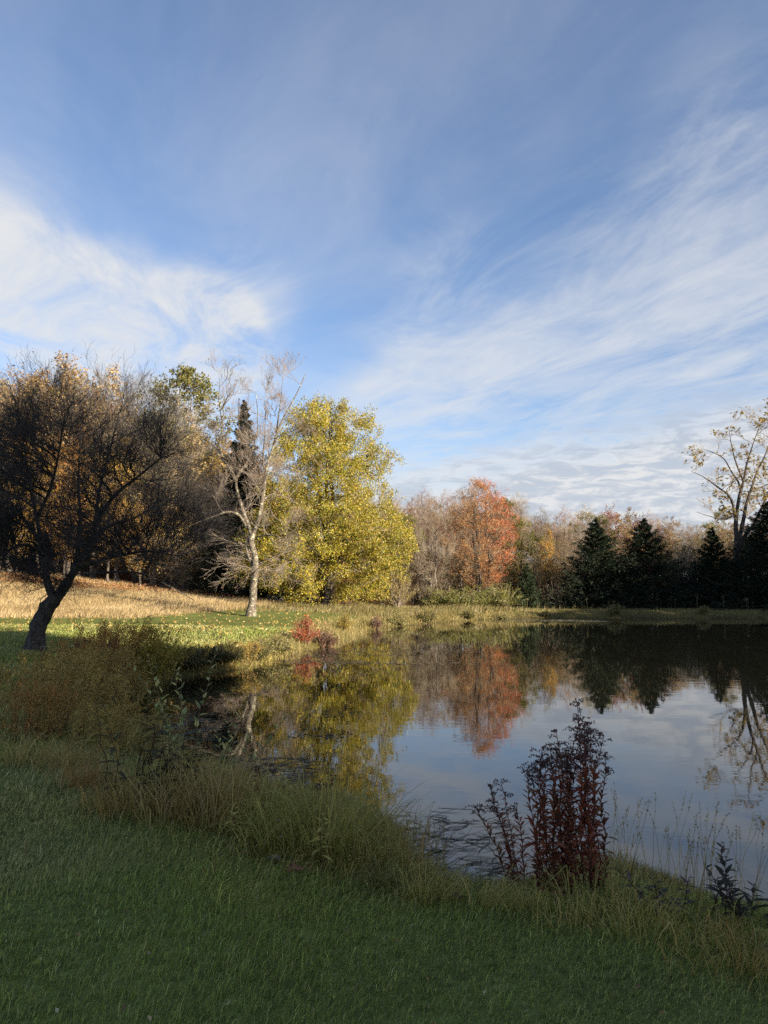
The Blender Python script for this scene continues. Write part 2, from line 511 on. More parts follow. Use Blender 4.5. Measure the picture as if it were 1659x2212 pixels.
def make_terrain():
    half = R(36)
    a1 = np.linspace(-half, half, 300); a2 = np.linspace(half, 2 * np.pi - half, 62)[1:-1]
    ang = np.concatenate([a1, a2])
    rr = np.concatenate([[.02], np.geomspace(.5, 3000, 250)])
    A, RR = np.meshgrid(ang, rr)
    X, Y = RR * np.sin(A), RR * np.cos(A)
    x, y = X.ravel(), Y.ravel(); z = ground(x, y)
    n = len(ang); i = np.arange(len(rr) * n).reshape(len(rr), n)
    a, b = i[:-1], i[1:]
    F = np.stack([a, np.roll(a, -1, 1), np.roll(b, -1, 1), b], -1).reshape(-1, 4)
    s = sdist(x, y)
    lawn = np.array([.14, .16, .048]); hay = np.array([.34, .25, .12]); litter = np.array([.17, .085, .042]); mud = np.array([.035, .027, .018])
    rough = np.array([.15, .125, .05])
    c = np.repeat(lawn[None], len(x), 0)
    yl = np.clip(.5 + .9 * vnoise(x, y, .8, 9), 0, 1)[:, None] * .35
    c = c * (1 - yl) + np.array([.085, .085, .03]) * yl
    m = meadow_zone(x, y)[:, None]; c = c * (1 - m) + hay * m
    q = (np.clip((y - 46) / 5, 0, 1) * np.clip((x + 10) / 4, 0, 1))[:, None] * .8; c = c * (1 - q) + rough * q
    b_ = np.clip(1.3 - s / 1.6, 0, 1)[:, None] * .85; c = c * (1 - b_) + rough * .75 * b_
    lt = np.clip((y - np.interp(x, [-60, -31, -12, -6], [55, 57, 58, 63])) / 2.5 + .5 * vnoise(x, y, 1.2, 6), 0, 1)[:, None] * (x < -4)[:, None]
    c = c * (1 - lt * .9) + litter * lt * .9
    w = wood_zone(x, y)[:, None]; c = c * (1 - w) + litter * .75 * w
    d_ = np.clip(-s / .3 + .2, 0, 1)[:, None]; c = c * (1 - d_) + mud * d_
    m, T, out = new_mat('ground')
    col = T.n('ShaderNodeAttribute', attribute_name='Col').outputs['Color']
    pos = T.n('ShaderNodeNewGeometry').outputs['Position']
    n1 = T.noise(pos, 14, 6, .7); n2 = T.noise(pos, 1.6, 4, .6)
    hs = T.n('ShaderNodeHueSaturation'); T.put(hs.inputs['Color'], col)
    T.put(hs.inputs['Value'], T.m('MULTIPLY', T.sm(n1, .25, .75, .5, 1.45), T.sm(n2, .3, .7, .8, 1.2)))
    df = T.n('ShaderNodeBsdfDiffuse'); T.put(df.inputs[0], hs.outputs[0])
    bp = T.n('ShaderNodeBump'); bp.inputs['Strength'].default_value = .6; bp.inputs['Distance'].default_value = .05
    T.put(bp.inputs['Height'], n1); T.put(df.inputs['Normal'], bp.outputs[0])
    T.put(out.inputs[0], df.outputs[0])
    o = Buf().add(np.column_stack([x, y, z]), F, 0, c).build('ground', m)
    tag(o, 'grassy ground around the pond, rising to a wooded hill', 'ground', kind='structure')


def make_water():
    V = SHORE[:-1]
    # a sheet a little larger than the pond; the banks rise through it
    cx, cy = 14.0, 32.0
    xs = np.linspace(-10, 48, 30); ys = np.linspace(1.5, 66, 33)
    X, Y = np.meshgrid(xs, ys); n = len(xs)
    i = np.arange(X.size).reshape(X.shape)
    F = np.stack([i[:-1, :-1], i[:-1, 1:], i[1:, 1:], i[1:, :-1]], -1).reshape(-1, 4)
    keep = sdist(X.ravel(), Y.ravel())[F].min(1) < 1.0
    m, T, out = new_mat('pond_water')
    pos = T.n('ShaderNodeNewGeometry').outputs['Position']
    mp = T.n('ShaderNodeMapping'); mp.inputs['Scale'].default_value = (.55, 1, 1); T.put(mp.inputs[0], pos)
    h1 = T.noise(mp.outputs[0], 2.6, 3, .5, .2); h2 = T.noise(mp.outputs[0], .5, 2, .5); patch = T.noise(pos, .12, 3, .55)
    h3 = T.noise(mp.outputs[0], 9.0, 2, .5)
    amp = T.sm(patch, .36, .66, .35, 1.25)
    hh = T.m('MULTIPLY', T.m('ADD', T.m('ADD', T.m('MULTIPLY', h1, .0085), T.m('MULTIPLY', h2, .012)), T.m('MULTIPLY', h3, .0012)), T.m('MULTIPLY', amp, .15))
    bp = T.n('ShaderNodeBump'); bp.inputs['Strength'].default_value = 1.0; bp.inputs['Distance'].default_value = 1.0
    T.put(bp.inputs['Height'], hh)
    b = T.n('ShaderNodeBsdfPrincipled'); b.inputs['Base Color'].default_value = (.010, .0105, .007, 1)
    b.inputs['Roughness'].default_value = .015; b.inputs['IOR'].default_value = 1.48
    T.put(b.inputs['Normal'], bp.outputs[0])
    T.put(out.inputs[0], b.outputs[0])
    o = Buf().add(np.column_stack([X.ravel(), Y.ravel(), np.zeros(X.size)]), F[keep]).build('pond_water', m)
    tag(o, 'still dark pond water mirroring the sky and trees', 'water', kind='structure')


make_terrain()
make_water()


# ------------------------------------------------------------------ generic trees
def profile_points(rng, n, H, base, prof, shell=.55, lump=.25, seed=0, gaps=0.0):
    """random points in a crown; prof = [(height fraction above base, radius)]"""
    ph, pr = np.array(prof).T
    out = []
    r = np.random.default_rng(seed + 99); la = r.uniform(0, 6.28, 12); lp = r.uniform(0, 6.28, 12)
    while len(out) < n:
        k = n * 3
        t = rng.uniform(0, 1, k); az = rng.uniform(0, 2 * np.pi, k)
        rad = np.interp(t, ph, pr)
        acc = rng.uniform(0, pr.max(), k) < rad
        lumps = 1 + lump * (np.sin(3 * az + 5 * t + la[0]) * .5 + np.sin(5 * az - 9 * t + la[1]) * .35 + np.sin(2 * az + 14 * t + la[2]) * .35)
        q = rng.uniform(0, 1, k) ** (1 - shell)
        x, y, z = rad * lumps * q * np.cos(az), rad * lumps * q * np.sin(az), base + t * (H - base)
        if gaps:
            g = vnoise(x + z * .7, y - z * .9, 1.4, seed + 7) + .5 * vnoise(x - z, y + z, 2.7, seed + 8)
            acc &= g > -.45 + gaps * .5 * 0 - (1 - gaps) * .6
        out.extend(np.column_stack([x, y, z])[acc].tolist())
    return np.array(out[:n])


def gen_tree(seed, H, base, prof, trunk_r=.18, stems=1, n1=24, n2=160, tw=5, tw_L=(.5, 1.1), fine=3, fine_L=(.2, .45), leaves=0, leaf=.12,
             lcols=((.4, .2, .03),), lw=None, lift=.5, up=.25, lean=.25, lump=.25, twig_r=.006, gaps=0.0, wood=('dark_bark', 'brown_twig', 'leaf'),
             leaf_z=None, down=.3, topf=.92, spread=.5, side=None):
    """returns (trunk Buf, crown Buf with twigs + leaves, mats)"""
    rng = np.random.default_rng(seed)
    K = 12; trunks = []; rads = []
    for s in range(stems):
        a = rng.uniform(0, 6.28); sp = 0 if stems == 1 else trunk_r * 1.2
        top = np.array([math.cos(a) * lean * H * .1 * (1 if stems == 1 else 2.2), math.sin(a) * lean * H * .1 * (1 if stems == 1 else 2.2), H * topf * rng.uniform(.88, 1)])
        b0 = np.array([math.cos(a) * sp, math.sin(a) * sp, -.15])
        t = np.linspace(0, 1, K)[:, None]
        p = b0 * (1 - t) + top * t + wob(rng, 1, K, .012)[0] * H * np.array([1, 1, .3])
        trunks.append(p); tt = t[:, 0]
        rads.append(trunk_r * (1 - tt) ** .8 * (1 + .5 * np.exp(-tt * 26)) / (1 if stems == 1 else 1.25) + .012)
    TP, TR = np.array(trunks), np.array(rads)
    tb = Buf().add(*tubes(TP, TR, 8))
    nodes = TP[:, 2:].reshape(-1, 3); nr = TR[:, 2:].ravel()
    # denser nodes
    fN = np.concatenate([TP[:, 2:-1] * (1 - f) + TP[:, 3:] * f for f in (0, .33, .66)]).reshape(-1, 3)
    fr = np.concatenate([TR[:, 2:-1] * (1 - f) + TR[:, 3:] * f for f in (0, .33, .66)]).ravel()
    ok = fN[:, 2] > base * .55; fN, fr = fN[ok], fr[ok]
    a1 = profile_points(rng, n1, H * .97, base + .05 * H, prof, .6, lump, seed)
    P1, r1 = reach(rng, fN, fr, a1, 8, lift, .022, 1.0, .016, .3, .7)
    tb.add(*tubes(P1, r1, 5))
    n_all = np.concatenate([fN, P1[:, 2:].reshape(-1, 3)]); r_all = np.concatenate([fr * .5, r1[:, 2:].ravel()])
    a2 = profile_points(rng, n2, H, base, prof, .5, lump, seed, gaps)
    P2, r2 = reach(rng, n_all, r_all, a2, 6, lift * .7, .03, .8, .012, .35, .75)
    r2 = np.maximum(r2, twig_r * 1.2)
    cb = Buf().add(*tubes(P2, r2, 4))
    P3, r3 = shoots(rng, P2, r2, tw, .25, 1, (.25, .8), tw_L, 4, up, None, 0, .05, .6, twig_r)
    cb.add(*tubes(P3, r3, 3))
    tips = P3
    if fine:
        P4, r4 = shoots(rng, P3, r3, fine, .2, 1, (.3, .9), fine_L, 3, up * .6, None, 0, .05, .6, twig_r * .7)
        cb.add(*tubes(P4, r4, 3)); tips = P4
    if leaves:
        n = leaves
        k = rng.integers(0, len(tips), n); j = rng.integers(1, tips.shape[1], n)
        pos = tips[k, j] + rng.normal(0, leaf * spread, (n, 3))
        if leaf_z is not None:
            h = (pos[:, 2] - base) / (H - base)
            pos = pos[rng.uniform(0, 1, n) < np.interp(h, *zip(*leaf_z))]; n = len(pos)
        col = jitter_col(rng, n, lcols, lw, .17)
        if side is not None:
            f = np.clip(pos[:, :1] * side[0] + (pos[:, 2:3] / H - .5) * .4 + rng.normal(0, .35, (n, 1)), 0, 1) * .9
            col = col * (1 - f) + f * jitter_col(rng, n, side[1])
        # neighbouring leaves turn together
        g = vnoise(pos[:, 0] * 1.0 + pos[:, 2], pos[:, 1] - pos[:, 2] * .6, .9, seed + 31)[:, None]
        col = np.clip(col * np.exp(.28 * g), 0, .9)
        V, F, cc = leaf_mesh(rng, pos, leaf, col, .75, down)
        cb.add(V, F, 1, cc)
    return tb, cb, (M[wood[0]], [M[wood[1]], M[wood[2]]])


def plant_tree(spec, name, loc, label, cat='tree', group=None, rz=0.0, scale=1.0):
    tb, cb, (m0, m1) = spec
    root = empty(name, loc, rz); root.scale = (scale,) * 3
    tag(root, label, cat, group)
    tb.build('trunk', m0, root)
    cb.build('crown', m1, root, smooth=False, kind='stuff')
    return root


def prof_egg(r, wide=.4):
    return [(0, r * .35), (wide * .5, r * .85), (wide, r), (wide + (1 - wide) * .45, r * .82), (wide + (1 - wide) * .8, r * .45), (1, r * .08)]


ORANGE = [(0.446, 0.316, 0.13), (0.391, 0.257, 0.122), (0.484, 0.411, 0.167), (0.298, 0.234, 0.137)]
RUST = [(.24, .13, .065), (.28, .17, .08), (.19, .11, .06)]
RED = [(.34, .085, .05), (.28, .10, .06), (.36, .16, .07), (.20, .07, .05)]
OLIVE = [(.12, .13, .025), (.17, .16, .03), (.09, .10, .025), (.22, .17, .03)]
GOLD = [(0.448, 0.335, 0.03), (0.358, 0.313, 0.028), (0.246, 0.27, 0.028), (0.47, 0.292, 0.04), (0.157, 0.194, 0.025)]

# ------------------------------------------------------------------ the wood and the hillside
rs = random.Random(7)
PROTO = {}


def proto(key, spec, name, cat='tree'):
    PROTO[key] = (spec, name, cat, [])


proto('bare_brown', gen_tree(11, 14, 4.5, prof_egg(2.7, .5), .13, 1, 22, 150, 6, (.6, 1.3), 4, (.3, .7), 350, .11, RUST, None, 1.1, .5, wood=('grey_bark', 'brown_twig', 'leaf_far')), 'bare_tree')
proto('bare_grey', gen_tree(12, 15, 5, prof_egg(2.5, .55), .12, 1, 22, 150, 6, (.6, 1.3), 4, (.3, .7), 120, .11, OLIVE, None, 1.2, .55, wood=('grey_bark', 'grey_twig', 'leaf_far')), 'bare_tree')
proto('bare_red', gen_tree(13, 13, 3.5, prof_egg(2.6, .5), .11, 2, 24, 150, 6, (.6, 1.2), 4, (.3, .7), 450, .11, RED, None, 1.0, .5, wood=('grey_bark', 'red_twig', 'leaf_far')), 'bare_tree')
proto('rust', gen_tree(14, 13, 3, prof_egg(3.0, .5), .16, 1, 22, 140, 5, (.6, 1.1), 2, (.3, .6), 5200, .16, RUST + [(.2, .14, .05)], None, .9, .4, wood=('grey_bark', 'brown_twig', 'leaf_far')), 'rusty_tree')
proto('olive', gen_tree(15, 13, 2.5, prof_egg(3.0, .5), .17, 1, 22, 140, 5, (.6, 1.1), 2, (.3, .6), 7000, .17, OLIVE, None, .9, .4, wood=('grey_bark', 'brown_twig', 'leaf_far')), 'olive_tree')
proto('orange', gen_tree(16, 12, 3, prof_egg(2.5, .5), .15, 1, 22, 130, 5, (.6, 1.1), 2, (.3, .6), 3800, .14, ORANGE, None, .9, .4, wood=('grey_bark', 'brown_twig', 'leaf_far')), 'orange_tree')
proto('gold', gen_tree(19, 12, 2.6, prof_egg(2.6, .5), .15, 1, 22, 130, 5, (.6, 1.1), 2, (.3, .6), 5500, .15, [(.44, .27, .06), (.38, .24, .05), (.30, .20, .05), (.48, .24, .05)], None, .9, .4, wood=('grey_bark', 'brown_twig', 'leaf_far')), 'golden_tree')
proto('sapling', gen_tree(17, 7, .6, prof_egg(1.5, .5), .05, 3, 18, 120, 5, (.5, 1.0), 3, (.25, .6), 700, .10, RUST + OLIVE, None, .9, .5, twig_r=.005, wood=('grey_bark', 'grey_twig', 'leaf_far')), 'bare_sapling')
proto('thicket', gen_tree(18, 4.2, .2, prof_egg(1.9, .4), .05, 3, 20, 140, 5, (.4, .9), 2, (.2, .5), 4200, .11, OLIVE + RUST, None, .8, .3, twig_r=.005, wood=('grey_bark', 'brown_twig', 'leaf_far')), 'thicket_shrub')


def gen_spruce(seed, H, Rb, whorls=22, nb=9, dens=1.0, cols=((.015, .026, .013), (.024, .037, .018), (.010, .017, .011))):
    rng = np.random.default_rng(seed)
    K = 10; t = np.linspace(0, 1, K)
    tr = np.column_stack([wob(rng, 1, K, .006)[0][:, :2] * H, t * H])[None]; tr[0, 0, 2] = -.1
    tb = Buf().add(*tubes(tr, (H * .014 * (1 - t) + .008)[None], 8))
    zs, az, L = [], [], []
    for w in range(whorls):
        f = (w / (whorls - 1)) ** .95
        z = .06 * H + f * .92 * H
        l = Rb * (1 - f) ** 1.02 * (1.14 if f < .22 else 1.0) + .05
        n = max(4, int(nb * (1.45 - f * .95)))
        big = rng.uniform(.85, 1.12)
        for k in range(n):
            zs.append(z + rng.uniform(-.016, .016) * H); az.append(k * 2 * np.pi / n + rng.uniform(-.35, .35) + w * .7); L.append(l * big * rng.uniform(.66, 1.16))
    zs, az, L = map(np.array, (zs, az, L)); n = len(zs)
    f = zs / H
    s = np.linspace(0, 1, 7)[None]
    tilt = np.interp(f, [0, .3, .6, .85, 1], [.02, -.04, .10, .45, 1.0])[:, None]
    rad = L[:, None] * s
    z = zs[:, None] + L[:, None] * (tilt * s - np.interp(f, [0, .2, 1], [.22, .30, .1])[:, None] * np.sin(s * np.pi * .8) + .16 * s ** 3)
    P = np.stack([np.cos(az)[:, None] * rad, np.sin(az)[:, None] * rad, z], -1) + wob(rng, n, 7, .012) * L[:, None, None]
    P[:, :, 2] = np.maximum(P[:, :, 2], .12)
    cb = Buf().add(*tubes(P, (.008 * L[:, None] + .004) * np.linspace(1, .3, 7)[None], 3))
    # side sprays: flat drooping fans of needles
    per = int(22 * dens)
    S, sr = shoots(rng, P, np.full(P.shape[:2], .01), per, .10, 1, (.5, 1.0), (.30, .62), 4, -.04, None, 0, .05, .5, .002, curl=-.16)
    S = S[:, :1] + (S - S[:, :1]) * np.repeat(np.clip(L / 1.9, .16, 1.55), per)[:, None, None]
    S = np.concatenate([S, np.stack([P[:, 3], P[:, 4], P[:, 5], P[:, 6]], 1)])
    N = len(S)
    q = np.repeat(S[:, None], 8, 1).reshape(-1, 4, 3)
    tpar = rng.uniform(0.05, 1, len(q)) * 3; i = np.minimum(tpar.astype(int), 2); ff = (tpar - i)[:, None]
    ar = np.arange(len(q))
    p0 = q[ar, i] * (1 - ff) + q[ar, i + 1] * ff
    T = nrm(q[ar, i + 1] - q[ar, i])
    sz = rng.uniform(.12, .26, len(p0)) * np.interp(p0[:, 2] / H, [0, .8, 1], [1, .8, .5])
    V, F, c = leaf_mesh(rng, p0, sz, jitter_col(rng, len(p0), cols, None, .25), .28, .10, T * 1.6, .05, .65)
    cb.add(V, F, 1, c)
    # the leader
    lp = np.column_stack([np.zeros(60), np.zeros(60), rng.uniform(.93, 1.0, 60) * H]) + np.append(tr[0, -1, :2], 0) * 1.0
    V, F, c = leaf_mesh(rng, lp, .10, jitter_col(rng, 60, cols), .25, -1.0)
    cb.add(V, F, 1, c)
    return tb, cb, (M['spruce_bark'], [M['spruce_bark'], M['needle']])


proto('fir', gen_spruce(41, 12, 2.9, 20, 7, .55), 'conifer_tree')

LABELS = {
    'bare_brown': 'leafless brown twigged tree in the mixed wood beyond the pond',
    'bare_grey': 'leafless pale grey tree in the mixed wood beyond the pond',
    'bare_red': 'nearly bare reddish twigged tree in the mixed wood beyond the pond',
    'rust': 'rust brown leaved tree in the mixed wood beyond the pond',
    'olive': 'dull olive green tree in the mixed wood beyond the pond',
    'orange': 'orange leaved tree in the mixed wood beyond the pond',
    'gold': 'yellow gold leaved tree in the mixed wood beyond the pond',
    'sapling': 'thin bare multi stemmed sapling at the foot of the wood',
    'thicket': 'low olive and brown shrub at the foot of the wood',
    'fir': 'small dark conifer standing among the bare trees',
}
GROUPS = {k: v.split(' in the ')[0].split(' at the ')[0].split(' standing ')[0] + 's of the wood' for k, v in LABELS.items()}


def whereabouts(x, y):
    a = x / y
    if x < -3:
        side = 'behind the apple tree' if a < -.33 else 'behind the pale tree' if a < -.19 else 'behind the lime tree'
        return ('at the left wood edge ' if y < 70 else 'deep in the left wood ') + side
    side = ('left of the grey maple' if a < .03 else 'behind the grey maple' if a < .1 else 'behind the red maple' if a < .19 else 'left of the first spruce' if a < .26
            else 'behind the first two spruces' if a < .39 else 'behind the elm' if a < .5 else 'at the far right')
    return ('low in the far wood ' if y < 100 else 'on the far hillside ' if y < 170 else 'high on the hill ') + side


def place(key, x, y, H=None, label=None, group=True, rz=None, sink=0.0):
    spec, name, cat, made = PROTO[key]
    H0 = {'bare_brown': 14, 'bare_grey': 15, 'bare_red': 13, 'rust': 13, 'olive': 13, 'orange': 12, 'gold': 12, 'sapling': 7, 'thicket': 4.2, 'fir': 12}[key]
    if not made:
        o = plant_tree(spec, name, (0, 0, 0), LABELS[key], 'shrub' if key == 'thicket' else cat)
    else:
        o = copy_tree(made[0])
    made.append(o)
    o.location = gpt(x, y, -sink); o.rotation_euler.z = rs.uniform(0, 6.28) if rz is None else rz
    s = (H or H0) / H0
    o.scale = (s * rs.uniform(.9, 1.15), s * rs.uniform(.9, 1.15), s)
    o['label'] = label or LABELS[key].split(' in the ')[0].split(' at the ')[0].split(' standing ')[0] + ' ' + whereabouts(x, y)
    if group and not label: o['group'] = GROUPS[key].split(' of the wood')[0] + ' ' + whereabouts(x, y)
    elif 'group' in o: del o['group']
    return o


def by_px(key, px, top, Y, label=None, **k):
    p = on_ground(px, Y); H = at(px, top, Y)[2] - p[2]
    return place(key, p[0], Y, H, label, **k)


def hill_wood():
    kinds = ['bare_brown'] * 10 + ['bare_grey'] * 6 + ['bare_red'] * 5 + ['rust'] * 4 + ['olive'] * 3 + ['fir'] * 1
    pts = []
    tries = 0
    while len(pts) < 270 and tries < 40000:
        tries += 1
        Y = rs.uniform(78, 265) if rs.random() < .75 else rs.uniform(76, 130)
        X = rs.uniform(-.05, .60) * Y
        if Y < 84 and X < 2: continue
        md = 2.0 + Y * .009
        if any((X - a) ** 2 + (Y - b) ** 2 < md * md for a, b in pts[-400:]): continue
        pts.append((X, Y))
    for X, Y in pts:
        k = rs.choice(kinds)
        place(k, X, Y, rs.uniform(9.5, 14) * (.78 if Y < 95 else 1) * (1.0 if X < .2 * Y else .9) * (.85 if k in ('orange',) else 1))
    # understorey at the wood's foot
    for i in range(46):
        Y = rs.uniform(72, 84); X = rs.uniform(.02, .58) * Y
        place(rs.choice(['sapling', 'sapling', 'thicket']), X, Y, rs.uniform(3.5, 7.5) if rs.random() < .6 else rs.uniform(2.5, 4))


hill_wood()


def left_wood():
    kinds = ['bare_brown'] * 4 + ['bare_grey'] * 4 + ['rust'] * 2 + ['orange'] * 3 + ['gold'] * 4 + ['olive'] * 1 + ['fir'] * 1
    pts = []
    while len(pts) < 95:
        Y = rs.uniform(63, 108); X = rs.uniform(-.60, -.10) * Y
        if Y < np.interp(X, [-31, -12, -8, 0], [61, 63, 64, 70]): continue
        if any((X - a) ** 2 + (Y - b) ** 2 < 5.5 for a, b in pts): continue
        pts.append((X, Y))
    for X, Y in pts:
        k = rs.choice(kinds)
        f = np.interp(X / Y, [-.5, -.33, -.25, -.10], [1.22, 1.12, .95, .72])
        place(k, X, Y, rs.uniform(12.5, 15.5) * f)
    for i in range(40):
        Y = rs.uniform(62.5, 76); X = rs.uniform(-.58, -.06) * Y
        if Y < np.interp(X, [-31, -12, -8, 0], [61.5, 64, 65, 70]): continue
        place(rs.choice(['sapling', 'thicket', 'thicket', 'fir']), X, Y, rs.uniform(2.2, 5.5))


left_wood()
# trees of the left wood that can be singled out
by_px('orange', 40, 800, 64, 'tall orange topped maple at the left edge of the wood', sink=.1)
by_px('orange', 118, 782, 66, 'tall orange maple behind the top of the dark apple tree')
by_px('orange', 200, 800, 65, 'orange gold maple on the right flank of the dark apple crown')
by_px('orange', 430, 925, 62.5, 'deep orange tree between the apple tree and the pale bare tree')
by_px('orange', 330, 965, 63, 'rounded orange tree behind the right side of the apple crown')
by_px('bare_grey', 375, 850, 61.5, 'pale grey bare tree standing in front of the olive oak')
by_px('bare_grey', 290, 815, 66, 'slender pale bare tree rising left of the olive oak')
for px, top, Y in ((20, 900, 62.5), (150, 930, 62), (255, 960, 62.2), (470, 1010, 62.8), (80, 980, 61.8)):
    by_px('gold' if px != 470 else 'bare_brown', px, top, Y)
for px, top, Y, lb in ((30, 1060, 60.5, 'low golden tree at the left picture edge behind the apple trunk'), (140, 1085, 60.8, 'low golden tree seen through the fork of the apple tree'),
                       (235, 1060, 61, 'low golden tree behind the middle of the apple crown'), (300, 1095, 60.3, 'low golden tree right of the apple fork'), (365, 1070, 61.2, 'low golden tree behind the right tip of the apple crown'),
                       (445, 1085, 61.5, 'low golden tree left of the pale bare trunk')):
    by_px('gold', px, top, Y, lb)
oak = gen_tree(21, 17, 7.5, [(0, 2.0), (.35, 3.1), (.65, 3.1), (.88, 2.0), (1, .4)], .26, 1, 26, 190, 5, (.6, 1.1), 2, (.3, .6), 9000, .20, OLIVE + [(.20, .19, .03)], None, .7, .3, lump=.35,
               wood=('grey_bark', 'grey_twig', 'leaf'), gaps=.7)
p = on_ground(385, 68)
plant_tree(oak, 'oak_tree', p, 'tall olive green oak crown standing clear above the left wood', 'tree', scale=(at(385, 798, 68)[2] - p[2]) / 17)
spr_b = gen_spruce(43, 15, 3.2, 36, 12, 1.5, ((.016, .022, .013), (.026, .028, .016), (.012, .017, .011)))
p = on_ground(520, 59.5)
plant_tree(spr_b, 'spruce_tree', p, 'dark narrow spruce directly behind the pale bare tree', 'tree', scale=(at(520, 862, 59.5)[2] - p[2]) / 15).scale.x *= 1.3
beech = gen_tree(22, 6.5, .8, prof_egg(2.6, .45), .09, 2, 22, 170, 5, (.4, .9), 3, (.2, .5), 5200, .11, [(.38, .26, .10), (.30, .22, .07), (.24, .20, .05), (.40, .25, .06)], None, .5, .15,
                 wood=('grey_bark', 'pale_twig', 'leaf'))
b0 = plant_tree(beech, 'beech_sapling', on_ground(400, 59.5), 'pale tan leaved beech sapling at the wood edge right of the apple tree', 'tree', scale=1.0)
for px, Y, s, lb in ((455, 60.5, .9, 'tan leaved beech sapling just left of the pale bare trunk'), (330, 61, .85, 'tan leaved beech sapling behind the drooping apple twigs'), (500, 63, .75, 'small tan beech sapling under the narrow dark spruce')):
    c = copy_tree(b0); c.location = on_ground(px, Y); c.scale = (s,) * 3; c.rotation_euler.z = px; c['label'] = lb

# ------------------------------------------------------------------ trees across the pond that stand alone
red = gen_tree(31, 12.6, 1.9, [(0, 1.2), (.12, 2.9), (.3, 3.8), (.5, 3.8), (.68, 3.3), (.84, 2.4), (.95, 1.3), (1, .3)], .17, 3, 30, 420, 6, (.4, .9), 3, (.2, .5), 20000, .10,
               [(.48, .22, .07), (.42, .18, .06), (.52, .31, .07), (.32, .18, .075), (.46, .16, .06)], [.3, .25, .2, .15, .1], 1.1, .5, lump=.15, twig_r=.007,
               wood=('dark_bark', 'brown_twig', 'leaf'), down=.2, spread=1.0, side=(.40, [(.60, .11, .045), (.55, .17, .05), (.48, .08, .04)]))
p = on_ground(1040, 70)
plant_tree(red, 'red_maple', p, 'tall orange red maple across the pond', 'tree', scale=(at(1040, 1036, 70)[2] - p[2]) / 12.6, rz=0)
gm = gen_tree(32, 11, 1.5, prof_egg(3.2, .5), .16, 2, 30, 230, 6, (.5, 1.2), 4, (.3, .7), 160, .10, RUST, None, 1.0, .55, twig_r=.007, wood=('grey_bark', 'grey_twig', 'leaf'))
p = on_ground(938, 69)
plant_tree(gm, 'bare_maple', p, 'bare grey forked maple just left of the orange red maple', 'tree', scale=(at(938, 1085, 69)[2] - p[2]) / 11)
by_px('olive', 1130, 1125, 78, 'olive green tree just right of the orange red maple')
by_px('gold', 1188, 1152, 76, 'thin orange yellow tree in front of the bare wood').scale.x *= .7
by_px('orange', 1447, 1145, 86, 'golden orange tree seen between the second and third spruce')
by_px('bare_grey', 1260, 1130, 78, 'bare grey tree left of the first dark spruce')
by_px('bare_grey', 1470, 1190, 76, 'low bare grey tree between the second and third spruce')
rb = gen_tree(33, 9, 1.5, prof_egg(2.0, .5), .12, 1, 20, 150, 5, (.4, .9), 2, (.2, .5), 5200, .13, RED, None, .8, .4, wood=('grey_bark', 'red_twig', 'leaf'))
r0 = plant_tree(rb, 'crimson_tree', on_ground(1385, 80), 'crimson leaved tree showing behind the second dark spruce', 'tree', scale=1.05)
c = copy_tree(r0); c.location = on_ground(1322, 108); c.scale = (1.35,) * 3; c['label'] = 'dull crimson tree high in the wood between the first two spruces'

sp = [gen_spruce(51, 9.4, 3.9, 22, 12, 1.35), gen_spruce(52, 9.4, 4.4, 22, 12, 1.35)]
SPR = [(1291, 1122, 70, 0, 'dark pointed spruce on the far bank, first from the orange red maple'), (1397, 1121, 70.5, 1, 'broad dark spruce on the far bank, second from the orange red maple'),
       (1545, 1140, 70, 0, 'dark spruce in front of the tall forked elm'), (1668, 1085, 68.5, 1, 'dark spruce cut by the right picture edge beside the elm')]
first = {}
for px, top, Y, k, lb in SPR:
    p = on_ground(px, Y); s = (at(px, top, Y)[2] - p[2]) / 9.4; wide = 1.32 if px == 1545 else 1.62
    if k not in first:
        o = plant_tree(sp[k], 'spruce_tree', p, lb, 'tree', 'spruces on the far bank', scale=s); first[k] = o
    else:
        o = copy_tree(first[k]); o.location = p; o.scale = (s,) * 3; o['label'] = lb
    o.rotation_euler.z = px * .37
    o.scale = (s * wide, s * wide, s)
small_fir = gen_spruce(53, 4.2, 1.7, 13, 8, .9, ((.03, .05, .02), (.045, .06, .025), (.025, .04, .02)))
plant_tree(small_fir, 'young_spruce', on_ground(1140, 68.5), 'young green spruce in the shrubs right of the orange red maple', 'tree', scale=.95)

# the yellow lime tree
lime_prof = [(0, 3.4), (.06, 5.4), (.17, 6.8), (.30, 7.0), (.45, 6.1), (.58, 5.3), (.72, 5.0), (.84, 4.4), (.93, 3.4), (1, 1.6)]
lime = gen_tree(61, 16, .45, lime_prof, .34, 3, 60, 900, 5, (.45, 1.0), 2, (.2, .5), 125000, .118, GOLD, [.26, .24, .20, .14, .16], .55, .05, lump=.13, twig_r=.006, gaps=.25, spread=1.3,
                wood=('dark_bark', 'brown_twig', 'leaf'), down=.9, topf=.95)
p = on_ground(706, 55)
plant_tree(lime, 'lime_tree', p, 'large rounded yellow green lime tree in full leaf on the pond bank', 'tree', scale=(at(706, 872, 55)[2] - p[2]) / 16, rz=1.9)


